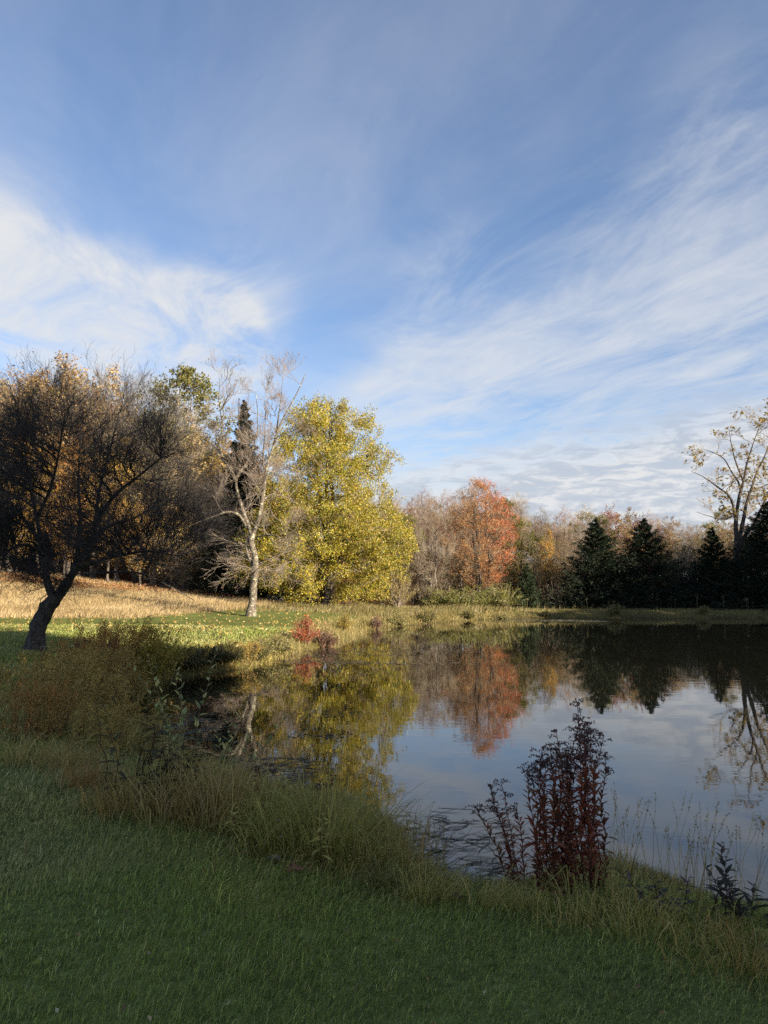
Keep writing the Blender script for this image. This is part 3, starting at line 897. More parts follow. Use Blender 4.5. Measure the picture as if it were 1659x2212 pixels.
# ------------------------------------------------------------------ hand drawn trees
def hand_tree(name, Y, base_px, limbs, label, mats, seed, att, tw, fine, leaves=None, sides=9, group=None, trunk_n=1, twig_r=.006, K=16, r_k=.014, lift=.3, up=.2, outw=.3, ang=(.25, .75), wig=.045):
    """limbs: list of (points [(px, py, depth offset)], r0, r1); the first trunk_n are the trunk"""
    base = on_ground(base_px[0], Y)
    rng = np.random.default_rng(seed)
    root = empty(name, base); tag(root, label, 'tree', group)
    allP, allR = [], []
    tb = Buf()
    for i, (pts, r0, r1) in enumerate(limbs):
        w = np.array([at(q[0], q[1], Y + (q[2] if len(q) > 2 else 0)) for q in pts]) - base
        if i == 0: w[0, 2] = -.15
        P = smooth_line(w, K)[None]
        t = np.linspace(0, 1, K)
        r = (r0 * (1 - t) + r1 * t)[None]
        P = P + wob(rng, 1, K, 1)[:] * .012 * r0 * 6
        P[0, 0] = w[0]
        if i == 0: r = r * (1 + .55 * np.exp(-t * 14))
        r = r * (1 + rng.normal(0, .05, r.shape))
        if i < trunk_n: tb.add(*tubes(P, r, 14))
        else: Buf().add(*tubes(P, r, sides)).build('limb', mats[0], root)
        allP.append(P[0]); allR.append(r[0])
    tb.build('trunk', mats[0], root)
    nodes = np.concatenate([q[2 if i else 8:] for i, q in enumerate(allP)]); nr = np.concatenate([q[2 if i else 8:] for i, q in enumerate(allR)])
    T = att(rng) - base
    P2, r2 = reach(rng, nodes, nr, T, 8, lift, .03, .7, r_k, .3, .7)
    r2 = np.maximum(r2, twig_r * 1.3)
    cb = Buf().add(*tubes(P2, r2, 5))
    ctr = nodes.mean(0) * np.array([1, 1, .6])
    P3, r3 = shoots(rng, P2, r2, tw[0], .15, 1, ang, tw[1], 6, up, ctr, outw, wig, .65, twig_r)
    cb.add(*tubes(P3, r3, 4))
    P4, r4 = shoots(rng, P3, r3, fine[0], .12, 1, (.25, .75), fine[1], 4, up, ctr, outw * .6, wig * 1.1, .7, twig_r * .8)
    cb.add(*tubes(P4, r4, 3))
    tips = P4
    if len(fine) > 2:
        P5, r5 = shoots(rng, P4, r4, fine[2], .2, 1, (.3, .8), fine[3], 3, up * .5, ctr, outw * .3, .05, .7, twig_r * .65)
        cb.add(*tubes(P5, r5, 3))
    cb.build('twigs', mats[1], root, smooth=False, kind='stuff')
    if leaves:
        n, size, cols, sel = leaves
        k = rng.integers(0, len(tips), n * 6); pos = tips[k, -1]
        pos = pos[sel(pos + base, rng)][:n]
        V, F, c = leaf_mesh(rng, pos, size, jitter_col(rng, len(pos), cols), .55, .6)
        Buf().add(V, F, 0, c).build('leaves', M['leaf'], root, smooth=False, kind='stuff')
    return root


def px_att(n, Y, dY, inside, box):
    """crown targets: random picture points inside an outline, with depth"""
    def f(rng):
        out = []
        while len(out) < n:
            x, y = rng.uniform(box[0], box[2]), rng.uniform(box[1], box[3])
            d = rng.uniform(-1, 1)
            if inside(x, y, d): out.append(at(x, y, Y + d * dY))
        return np.array(out)
    return f


# dark apple tree, near left
def apple_in(x, y, d):
    if 250 < x < 455 and 1080 < y < 1280 and abs(d) < .6 and (x * 7 + y * 3) % 6 < 1: return True
    u, v = (x - 150) / 330, (y - 1075) / (262 if y < 1075 else 205)
    k = u * u + v * v + (d * .8) ** 2
    return .10 < k < 1.0


apple_limbs = [
    ([(74, 1398, 0), (84, 1352, 0), (104, 1314, 0), (120, 1290, 0)], .255, .20),
    ([(118, 1294, 0), (108, 1272, 0), (100, 1245, .1), (95, 1206, .2), (90, 1175, .2), (78, 1110, .3), (62, 1030, .5), (50, 950, .7)], .13, .022),
    ([(120, 1296, 0), (143, 1264, -.1), (162, 1234, -.2), (180, 1202, -.2), (200, 1172, -.3), (214, 1120, -.5), (250, 1066, -.8), (296, 1030, -1.0), (350, 985, -1.2)], .15, .02),
    ([(150, 1252, -.1), (162, 1215, .4), (168, 1180, .8), (172, 1120, 1.1), (168, 1040, 1.3), (175, 950, 1.4)], .085, .018),
    ([(172, 1228, -.2), (213, 1212, -.8), (262, 1200, -1.4), (320, 1190, -1.7), (390, 1200, -1.9)], .06, .014),
    ([(176, 1240, -.1), (213, 1239, .2), (258, 1234, .5), (310, 1240, .8), (370, 1268, 1.0), (420, 1296, 1.1)], .05, .010),
    ([(95, 1200, .2), (60, 1178, -.4), (20, 1190, -.9), (-30, 1215, -1.2), (-90, 1235, -1.4)], .055, .013),
    ([(92, 1180, .2), (50, 1120, .6), (0, 1060, 1.0), (-60, 1010, 1.3)], .06, .014),
    ([(196, 1178, -.3), (230, 1140, .4), (290, 1120, .9), (360, 1085, 1.4)], .06, .014),
    ([(80, 1120, .3), (110, 1050, -.6), (130, 960, -1.1), (140, 890, -1.4)], .05, .013),
    ([(205, 1160, -.3), (215, 1060, .1), (240, 960, .2), (262, 880, .2)], .055, .013),
]
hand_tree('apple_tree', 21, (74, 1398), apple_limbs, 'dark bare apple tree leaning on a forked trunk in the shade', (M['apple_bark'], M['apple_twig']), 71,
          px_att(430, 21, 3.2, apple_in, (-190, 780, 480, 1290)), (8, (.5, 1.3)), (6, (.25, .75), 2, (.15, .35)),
          (420, .07, [(.02, .022, .014), (.04, .035, .02)], lambda p, r: (p[:, 2] > 7.6) | (r.uniform(0, 1, len(p)) < .02)), trunk_n=1, twig_r=.0038, r_k=.013, lift=.35, up=.16, outw=.45, ang=(.3, 1.0), wig=.085)


def white_in(x, y, d):
    # crown of the pale tree: two upright plumes and drooping sides
    w = np.interp(y, [790, 850, 950, 1050, 1150, 1250], [105, 110, 110, 115, 120, 90])
    c = np.interp(y, [790, 900, 1050, 1250], [560, 550, 550, 560])
    if y < 870 and abs(x - 545) < 18: return False
    return abs((x - c) / w) ** 2 + d * d < 1


white_limbs = [
    ([(542, 1338, 0), (546, 1300, 0), (548, 1275, 0), (551, 1240, 0), (552, 1205, 0), (543, 1170, 0), (549, 1148, 0)], .235, .155),
    ([(547, 1226, .1), (537, 1196, .12), (534, 1180, .12), (542, 1156, .05)], .115, .12),
    ([(546, 1156, 0), (558, 1121, 0), (566, 1083, -.1), (571, 1035, -.1), (576, 1000, -.2), (590, 961, -.3), (597, 929, -.4), (616, 891, -.5), (641, 843, -.7), (655, 808, -.8)], .14, .018),
    ([(545, 1160, 0), (535, 1131, .1), (523, 1099, .2), (513, 1067, .3), (510, 1035, .4), (520, 1015, .5), (532, 1000, .6), (544, 975, .7), (556, 920, .9), (552, 850, 1.0)], .125, .018),
    ([(511, 1040, .3), (494, 1009, .2), (480, 990, .1), (472, 955, 0), (482, 923, -.1), (476, 891, -.2), (473, 859, -.2), (475, 815, -.3)], .09, .014),
    ([(533, 1140, .1), (516, 1112, -.3), (494, 1105, -.6), (470, 1112, -.9), (436, 1124, -1.2), (400, 1140, -1.6)], .085, .02),
    ([(494, 1105, -.6), (480, 1104, -.7), (470, 1088, -.8), (463, 1074, -.9)], .05, .02),
    ([(564, 1110, 0), (590, 1116, -.6), (622, 1140, -1.2), (654, 1160, -1.7)], .045, .012),
    ([(571, 1078, 0), (590, 1067, .5), (622, 1076, 1.0), (650, 1094, 1.4)], .05, .012),
    ([(572, 1040, 0), (568, 990, .6), (572, 930, 1.0), (575, 860, 1.2)], .06, .014),
    ([(553, 1160, 0), (585, 1155, -.8), (606, 1162, -1.2), (624, 1184, -1.6), (660, 1210, -2.1)], .045, .012),
    ([(474, 975, .1), (440, 945, .3), (428, 905, .5)], .04, .012),
    ([(596, 940, -.4), (604, 880, .3), (610, 820, .6)], .05, .012),
]
hand_tree('pale_cherry_tree', 42, (542, 1338), white_limbs, 'pale lichen spotted nearly bare tree with twisted forked trunk', (M['lichen_bark'], M['pale_twig']), 72,
          px_att(110, 42, 3.2, white_in, (430, 790, 670, 1260)), (6, (.5, 1.4)), (4, (.3, .9), 2, (.2, .5)),
          (900, .10, [(.34, .20, .09), (.28, .13, .06), (.40, .28, .12)], lambda p, r: r.uniform(0, 1, len(p)) < .6), twig_r=.0075, r_k=.012, lift=.2, up=.25, outw=.45)


def elm_in(x, y, d):
    c = np.interp(y, [880, 950, 1050, 1120], [1650, 1610, 1600, 1590]); w = np.interp(y, [880, 930, 1000, 1060, 1120], [40, 95, 120, 110, 70])
    return abs((x - c) / w) ** 2 + d * d < 1 and y < 1120


elm_limbs = [
    ([(1597, 1300, 0), (1594, 1240, 0), (1592, 1190, 0), (1592, 1160, 0)], .36, .30),
    ([(1592, 1165, 0), (1590, 1133, 0), (1595, 1088, 0), (1605, 1043, 0), (1611, 1007, 0), (1623, 968, .3), (1640, 920, .5)], .24, .03),
    ([(1590, 1130, 0), (1584, 1091, -.2), (1575, 1070, -.4), (1551, 1052, -.8), (1521, 1031, -1.2), (1494, 1018, -1.5)], .16, .02),
    ([(1600, 1060, 0), (1594, 1040, .4), (1581, 1022, .8), (1563, 992, 1.2), (1540, 978, 1.5), (1516, 970, 1.8)], .12, .02),
    ([(1597, 1165, 0), (1604, 1130, .5), (1612, 1090, .8), (1622, 1060, 1.0), (1634, 1022, 1.3), (1653, 983, 1.6), (1672, 930, 2)], .22, .03),
    ([(1598, 1180, 0), (1612, 1152, -.6), (1629, 1130, -1.0), (1653, 1079, -1.5), (1680, 1035, -2), (1710, 990, -2.4)], .22, .03),
    ([(1587, 1112, 0), (1580, 1115, -.8), (1566, 1123, -1.3), (1545, 1118, -2.0), (1522, 1112, -2.6), (1505, 1106, -3)], .08, .015),
    ([(1606, 1040, 0), (1590, 1000, -.8), (1580, 960, -1.4), (1575, 930, -1.8)], .10, .02),
    ([(1622, 1060, .8), (1650, 1050, 1.5), (1690, 1035, 2)], .10, .02),
]
hand_tree('elm_tree', 75, (1597, 1300), elm_limbs, 'tall vase shaped elm with sparse yellow leaves behind the spruces', (M['dark_bark'], M['brown_twig']), 73,
          px_att(80, 75, 4.5, elm_in, (1495, 885, 1720, 1120)), (5, (.7, 1.5)), (3, (.4, .9), 2, (.2, .5)),
          (4600, .20, [(.38, .27, .04), (.26, .22, .04), (.40, .22, .04), (.20, .19, .04)], lambda p, r: vnoise(p[:, 0] + p[:, 2] * .6, p[:, 1] + p[:, 2], .9, 3) + r.uniform(-.4, .25, len(p)) > -.05), twig_r=.010, r_k=.015, lift=.3, up=.3, outw=.3)


# ------------------------------------------------------------------ shrubs of the far banks
def gen_bush(seed, r, h, cols, leaf=.09, n=3500, stems=14, twig='brown_twig', dens=3, lw=None):
    rng = np.random.default_rng(seed)
    T = profile_points(rng, 90, h, .15 * h, [(0, r * .75), (.4, r), (.75, r * .75), (1, r * .15)], .4, .3, seed)
    a = rng.uniform(0, 6.28, stems); b = np.column_stack([np.cos(a), np.sin(a), 0 * a]) * rng.uniform(0, r * .35, (stems, 1))
    P2, r2 = reach(rng, b, np.full(stems, .05), T, 6, .6, .04, .0, .012, .3, .6)
    r2 = np.maximum(r2, .005)
    buf = Buf().add(*tubes(P2, r2, 4))
    P3, r3 = shoots(rng, P2, r2, 6, .25, 1, (.25, .8), (h * .10, h * .26), 4, .3, None, 0, .06, .7, .004)
    buf.add(*tubes(P3, r3, 3))
    lf = None
    if n:
        k = rng.integers(0, len(P3), n); j = rng.integers(1, 4, n)
        pos = P3[k, j] + rng.normal(0, leaf * .5, (n, 3)); pos[:, 2] = np.maximum(pos[:, 2], .05)
        V, F, c = leaf_mesh(rng, pos, leaf, jitter_col(rng, n, cols, lw), .5, .2)
        lf = Buf().add(V, F, 0, c)
    return buf, lf, M[twig]


def plant_bush(spec, name, loc, label, cat='shrub', group=None, rz=0, scale=1.0):
    buf, lf, m = spec
    root = empty(name, loc, rz); root.scale = (scale,) * 3 if np.isscalar(scale) else scale
    tag(root, label, cat, group)
    buf.build('branches', m, root, smooth=False)
    if lf: lf.build('leaves', M['leaf'], root, smooth=False, kind='stuff')
    return root


gb = gen_bush(81, 1.5, 1.7, [(.18, .19, .04), (.25, .23, .05), (.12, .14, .035)], .10, 4200)
g0 = plant_bush(gb, 'green_shrub', on_ground(990, 65), 'rounded olive green shrub on the far bank below the orange red maple', scale=(2.0, 1.5, 1.15))
for px, Y, s, lb in ((945, 66, .9, 'olive green shrub below the bare grey maple'), (1085, 67.5, 1.1, 'green shrub right of the orange red maple trunk'), (1030, 66.5, .8, 'small green shrub at the foot of the orange red maple')):
    c = copy_tree(g0); c.location = on_ground(px, Y); c.scale = (s * 1.6, s * 1.3, s * 1.2); c.rotation_euler.z = px; c['label'] = lb
wb = gen_bush(82, 2.1, 3.6, [(.30, .23, .05), (.22, .19, .04), (.36, .26, .05)], .10, 5200, twig='pale_twig')
plant_bush(wb, 'willow_shrub', on_ground(852, 62), 'yellow brown willow shrub right of the big lime tree', scale=1.05)
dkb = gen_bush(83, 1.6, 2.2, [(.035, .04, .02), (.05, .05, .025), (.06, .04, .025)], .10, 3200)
d0 = plant_bush(dkb, 'dark_shrub', on_ground(905, 66.5), 'dark shrub between the willow shrub and the bare grey maple')
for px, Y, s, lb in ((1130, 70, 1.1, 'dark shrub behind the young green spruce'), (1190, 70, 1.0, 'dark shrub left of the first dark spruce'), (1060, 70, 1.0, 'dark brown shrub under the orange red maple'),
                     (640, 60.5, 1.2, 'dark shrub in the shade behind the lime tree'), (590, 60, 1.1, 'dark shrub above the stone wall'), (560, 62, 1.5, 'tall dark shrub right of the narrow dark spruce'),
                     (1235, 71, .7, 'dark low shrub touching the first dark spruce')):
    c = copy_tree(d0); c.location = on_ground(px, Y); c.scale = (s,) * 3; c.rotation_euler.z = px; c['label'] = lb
fire = gen_bush(84, .62, 1.05, [(.40, .06, .03), (.46, .12, .04), (.30, .05, .03), (.42, .20, .05)], .06, 2600, twig='red_twig')
plant_bush(fire, 'fiery_shrub', on_ground(660, 29.6), 'small fiery red orange bush on the bank at the water edge')
bru = gen_bush(85, .6, .75, [(.11, .05, .035), (.15, .07, .04), (.08, .04, .03)], .06, 1500, twig='red_twig')
b0 = plant_bush(bru, 'brown_shrub', on_ground(704, 30.5), 'low dark brown bush beside the fiery red bush')
c = copy_tree(b0); c.location = on_ground(812, 44); c.scale = (.8, .8, 1.15); c['label'] = 'dark maroon bush at the cove where the bank turns'
c = copy_tree(b0); c.location = on_ground(745, 55.5); c.scale = (2.2, 1.2, .9); c['label'] = 'low brown bramble beside the lime tree trunk'
yb = gen_bush(86, .5, .9, [(.38, .28, .03), (.32, .25, .03)], .06, 1500, twig='stem_tan')
plant_bush(yb, 'yellow_shrub', on_ground(742, 37.5), 'small bright yellow bush on the bank below the lime tree')


# stone wall at the wood edge behind the pale tree
def stone_wall():
    rng = np.random.default_rng(5)
    base = on_ground(640, 57.5)
    root = empty('stone_wall', base); tag(root, 'low dry stone wall of grey stones half hidden behind the pale trunk', 'wall')
    m = bark_mat('field_stone', (.16, .155, .145), (.34, .33, .31), 3, 1.0)
    protos = []
    for k in range(5):
        import bmesh
        bm = bmesh.new(); bmesh.ops.create_icosphere(bm, subdivisions=1, radius=.5)
        for v in bm.verts: v.co = Vector((v.co.x * 1.25, v.co.y * .9, v.co.z * .6)) * rng.uniform(.82, 1.15)
        me = bpy.data.meshes.new('stone'); bm.to_mesh(me); bm.free(); me.materials.append(m); protos.append(me)
    for row in range(3):
        for i in range(15 - row):
            o = bpy.data.objects.new('stone', protos[int(rng.integers(5))]); C.objects.link(o); o.parent = root
            x = -2.4 + i * .34 + row * .17 + rng.uniform(-.05, .05)
            yy = rng.uniform(-.06, .06)
            zz = float(ground(base[0] + x, base[1] + yy)[0]) - base[2]
            o.location = (x, yy, zz + .10 + row * .19 + rng.uniform(-.02, .02)); o.rotation_euler = (rng.uniform(-.2, .2), rng.uniform(-.2, .2), rng.uniform(0, 6.28))
            s = rng.uniform(.32, .44); o.scale = (s, s, s)


stone_wall()


# ------------------------------------------------------------------ off-frame woods that throw the foreground and the right bank into shade
def shade_wood(name, label, n0, n1, s0, s1, cnt, Hr, seed, rad=(3.0, 4.5)):
    rng = np.random.default_rng(seed); b = Buf()
    e1, e2 = np.array([.643, .766]), np.array([.766, -.643])
    for k in range(cnt):
        q = e1 * rng.uniform(n0, n1) + e2 * rng.uniform(s0, s1)
        g = gpt(q[0], q[1]); H = rng.uniform(*Hr); r = rng.uniform(*rad)
        t = np.linspace(0, 1, 6)
        b.add(*tubes((g + np.column_stack([0 * t, 0 * t, t * H * .9]))[None], (.3 * (1 - t) + .03)[None], 6), 0)
        T = profile_points(rng, 520, H, H * .08, prof_egg(r, .4), .5, .3, seed + k) + g
        V, F, c = leaf_mesh(rng, T, rng.uniform(.7, 1.5, len(T)), jitter_col(rng, len(T), RUST + OLIVE), .85, .1)
        b.add(V, F, 1, c)
    tag(b.build(name, [M['dark_bark'], M['leaf']], smooth=False, kind='stuff'), label, 'wood')


shade_wood('near_wood', 'dense wood behind the viewer', -9, 12.0, 38, 56, 44, (26, 31), 91)
shade_wood('side_wood', 'lower wood on the right side of the pond, out of the picture', 55, 66, 24, 38, 16, (18.5, 21.5), 93)
shade_wood('side_wood', 'dense wood along the right side of the pond', 65, 90, 22, 36, 46, (23, 26), 92)



# ------------------------------------------------------------------ grass
GREEN = [(.24, .30, .056), (.29, .33, .066), (.34, .33, .09), (.17, .24, .046), (.43, .38, .16)]
BANK = [(0.585, 0.419, 0.129), (0.292, 0.268, 0.059), (0.377, 0.234, 0.077), (0.171, 0.209, 0.047), (0.65, 0.519, 0.176)]
GOLDG = [(.34, .25, .09), (.26, .21, .07), (.22, .15, .06), (.16, .17, .05), (.40, .30, .14)]


def bank_width(x, y):
    near = np.interp(x, [-6, -.6, .3, 1.0, 1.6, 3], [2.3, 2.1, 1.25, 1.2, 1.5, 1.7])
    return np.where(y < 12, near, 2.4)


def lean_field(rng, x, y, f, amp, rnd=.5, wind=(.25, .1)):
    a = 3.1 * vnoise(x, y, f, 17) + rng.normal(0, rnd, len(x))
    k = amp * rng.uniform(.2, 1.2, len(x))
    return np.column_stack([np.cos(a) * k + wind[0] * amp, np.sin(a) * k + wind[1] * amp, 0 * a])


def scatter_view(rng, n, r0, r1, half=.62, p=1.0):
    """points in the view wedge; p = 1 spreads them evenly per log distance"""
    u = rng.uniform(0, 1, n); r = r0 * (r1 / r0) ** u if p == 1 else np.sqrt(r0 ** 2 + (r1 ** 2 - r0 ** 2) * u)
    t = rng.uniform(-half, half, n)
    return t * (r + 1.2), r


def lawn_grass():
    rng = np.random.default_rng(101)
    x, y = scatter_view(rng, 430000, 1.9, 34)
    s = sdist(x, y)
    keep = (s > bank_width(x, y) * .62 + rng.uniform(-.35, .25, len(x)) + .12 * vnoise(x, y, 3, 4)) & (meadow_zone(x, y) < .5)
    x, y, s = x[keep], y[keep], s[keep]; n = len(x)
    z = ground(x, y); r = np.hypot(x, y)
    tall = np.clip(1 + .45 * vnoise(x, y, 1.7, 21) + .35 * vnoise(x, y, 5.5, 22), .4, 2)
    L = np.where(rng.uniform(0, 1, n) < .03, rng.uniform(.06, .11, n), rng.uniform(.018, .055, n)) * tall * (1 + np.clip(.9 - s + bank_width(x, y), 0, 1) * .8) * np.interp(r, [0, 10, 34], [1, 1.15, 1.7])
    W = np.maximum(.0023, .00078 * r) * rng.uniform(.7, 1.3, n)
    col = jitter_col(rng, n, GREEN, [.28, .27, .22, .14, .09], .36)
    dry = np.clip(vnoise(x, y, .85, 9) + .5 * vnoise(x, y, 2.3, 10) - .1 + np.clip((y - 4.5) / 4, 0, .5) * np.clip(-x / 3, 0, 1), 0, .85)[:, None]
    col = col * (1 - dry) + dry * jitter_col(rng, n, [(.48, .40, .18), (.40, .36, .14), (.30, .31, .10)], None, .36)
    b = Buf().add(*blades(rng, np.column_stack([x, y, z - .005]), L, W, lean_field(rng, x, y, 1.1, .75, 1.1, (.2, .05)), col, .8))
    tag(b.build('lawn_grass', M['grass'], smooth=False, kind='stuff'), 'short mown green lawn grass in the shade in front of the pond', 'grass')


def bank_grass():
    rng = np.random.default_rng(102)
    x, y = scatter_view(rng, 210000, 3.2, 26)
    s = sdist(x, y); w = bank_width(x, y)
    f = s / w
    keep = (s > -.12) & (f < 1.05) & (rng.uniform(0, 1, len(x)) < np.interp(f, [0, .5, .8, 1.05], [1, .9, .6, .1]))
    x, y, s, f = x[keep], y[keep], s[keep], f[keep]; n = len(x)
    z = ground(x, y); r = np.hypot(x, y)
    big = np.clip(.75 + .6 * vnoise(x, y, 2.1, 31) + .3 * vnoise(x, y, 5, 32), .25, 1.7)
    right = np.clip((x - .25) / .5, 0, 1)
    L = rng.uniform(.10, .34, n) * big * np.interp(f, [0, .45, .8, 1.05], [.9, 1.1, .75, .35]) * (1 - .45 * right)
    W = np.maximum(.0036, .0009 * r) * rng.uniform(.6, 1.4, n)
    col = jitter_col(rng, n, BANK, [.24, .27, .17, .2, .12], .4)
    g = np.clip(vnoise(x, y, 1.3, 33) + .35 * right, 0, 1)[:, None] * .75
    col = col * (1 - g) + g * jitter_col(rng, n, [(.14, .18, .05), (.20, .22, .065), (.28, .25, .085)], None, .2)
    br = np.clip(vnoise(x, y, 1.7, 34) - .15, 0, 1)[:, None] * .9
    col = col * (1 - br) + br * np.array([.19, .115, .055])
    b = Buf().add(*blades(rng, np.column_stack([x, y, z - .01]), L, W, lean_field(rng, x, y, 1.6, 1.05, 1.3, (.25, .0)), col, 1.1))
    tag(b.build('bank_grass', M['grass'], smooth=False, kind='stuff'), 'tangled brown and olive rough grass along the near bank', 'grass')


def far_grass():
    rng = np.random.default_rng(103)
    # sunlit reedy fringe of the cove and the far bank
    n0 = 330000
    y = rng.uniform(21, 69, n0); x = rng.uniform(-.42, .60, n0) * y
    s = sdist(x, y)
    keep = (s > -.15) & (s < 2.6) & (rng.uniform(0, 1, n0) < np.interp(s, [-.15, .2, 1.4, 2.6], [.7, 1, .65, .12]) * np.where((x < -4.3) & (s > .9), .08, 1))
    x, y, s = x[keep], y[keep], s[keep]; n = len(x)
    big = np.clip(.9 + .5 * vnoise(x, y, 1.2, 41) + .35 * vnoise(x, y, 3.1, 42), .3, 1.7)
    L = rng.uniform(.14, .50, n) * big * np.interp(x, [-6, -4.2, -3.4, 0, 12, 30], [.35, .45, 1.0, .95, .6, .5])
    col = jitter_col(rng, n, GOLDG, [.26, .24, .18, .2, .12], .22)
    g = np.clip(vnoise(x, y, .5, 43) + np.interp(x, [0, 14, 30], [-.2, .15, .5]), 0, 1)[:, None] * .8
    col = col * (1 - g) + g * np.array([.13, .14, .045])
    b = Buf().add(*blades(rng, np.column_stack([x, y, ground(x, y) - .02]), L, np.maximum(.009, .00036 * y) * rng.uniform(.6, 1.3, n), lean_field(rng, x, y, 1.2, .75, 1.2, (.1, 0)), col, .8))
    tag(b.build('reed_fringe', M['dry_grass'], smooth=False, kind='stuff'), 'golden and olive reedy grass fringing the cove and the far bank', 'grass')
    # hay meadow
    n0 = 90000
    y = rng.uniform(35, 63, n0); x = rng.uniform(-.60, -.12, n0) * y
    keep = meadow_zone(x, y) > rng.uniform(.1, .9, n0); x, y = x[keep], y[keep]; n = len(x)
    big = np.clip(.8 + .4 * vnoise(x, y, .7, 44), .3, 1.5)
    col = jitter_col(rng, n, [(.40, .30, .15), (.34, .25, .12), (.44, .34, .19), (.26, .19, .09)], None, .18)
    b = Buf().add(*blades(rng, np.column_stack([x, y, ground(x, y) - .02]), rng.uniform(.22, .55, n) * big, .022 * rng.uniform(.6, 1.3, n), lean_field(rng, x, y, .6, .4, .7, (.15, .1)), col, .8))
    tag(b.build('meadow_grass', M['dry_grass'], smooth=False, kind='stuff'), 'dry tan hay meadow sloping up to the wood on the left', 'grass')
    # rough ground around the lime tree
    n0 = 60000
    y = rng.uniform(43, 66, n0); x = rng.uniform(-.22, .30, n0) * y
    s = sdist(x, y)
    pr = np.clip((y - 46 + 2 * vnoise(x, y, .4, 45)) / 4, 0, 1) * np.clip(1.4 - (x - 8) / 4, .12, 1)
    keep = (s > 1.5) & (meadow_zone(x, y) < .5) & (rng.uniform(0, 1, n0) < pr); x, y = x[keep], y[keep]; n = len(x)
    col = jitter_col(rng, n, [(.20, .17, .06), (.28, .22, .09), (.14, .15, .045), (.15, .10, .05)], None, .2)
    big = np.clip(.7 + .7 * vnoise(x, y, .6, 46), .2, 1.7)
    b = Buf().add(*blades(rng, np.column_stack([x, y, ground(x, y) - .02]), rng.uniform(.25, .8, n) * big, .028 * rng.uniform(.6, 1.3, n), lean_field(rng, x, y, .8, .5, .8), col, .8))
    tag(b.build('rough_grass', M['dry_grass'], smooth=False, kind='stuff'), 'rough olive and tan grass around the foot of the lime tree', 'grass')


lawn_grass(); bank_grass(); far_grass()


def litter():
    rng = np.random.default_rng(104)
    y = rng.uniform(27, 50, 1100); x = rng.uniform(-19, -3, 1100)
    k = (sdist(x, y) > 1.0) & (meadow_zone(x, y) < .5); x, y = x[k], y[k]; n = len(x)
    V, F, c = leaf_mesh(rng, np.column_stack([x, y, ground(x, y) + .07]), .12, jitter_col(rng, n, [(.42, .34, .10), (.46, .30, .10), (.34, .20, .06)]), .75, 0)
    tag(Buf().add(V, F, 0, c).build('fallen_leaves', M['leaf'], smooth=False, kind='stuff'), 'yellow leaves scattered on the sunlit lawn by the pale tree', 'leaves')
    x = rng.uniform(-38, -4, 9000); y = np.interp(x, [-38, -12, -6], [56, 57.5, 60]) + rng.uniform(-1, 4, 9000) + vnoise(x, x * 0, .6, 3)
    V, F, c = leaf_mesh(rng, np.column_stack([x, y, ground(x, y) + rng.uniform(.02, .3, 9000)]), .15, jitter_col(rng, 9000, [(.34, .16, .06), (.26, .11, .045), (.40, .22, .08)]), .75, 0)
    tag(Buf().add(V, F, 0, c).build('leaf_litter', M['leaf'], smooth=False, kind='stuff'), 'rust coloured leaf litter along the foot of the left wood', 'leaves')


litter()


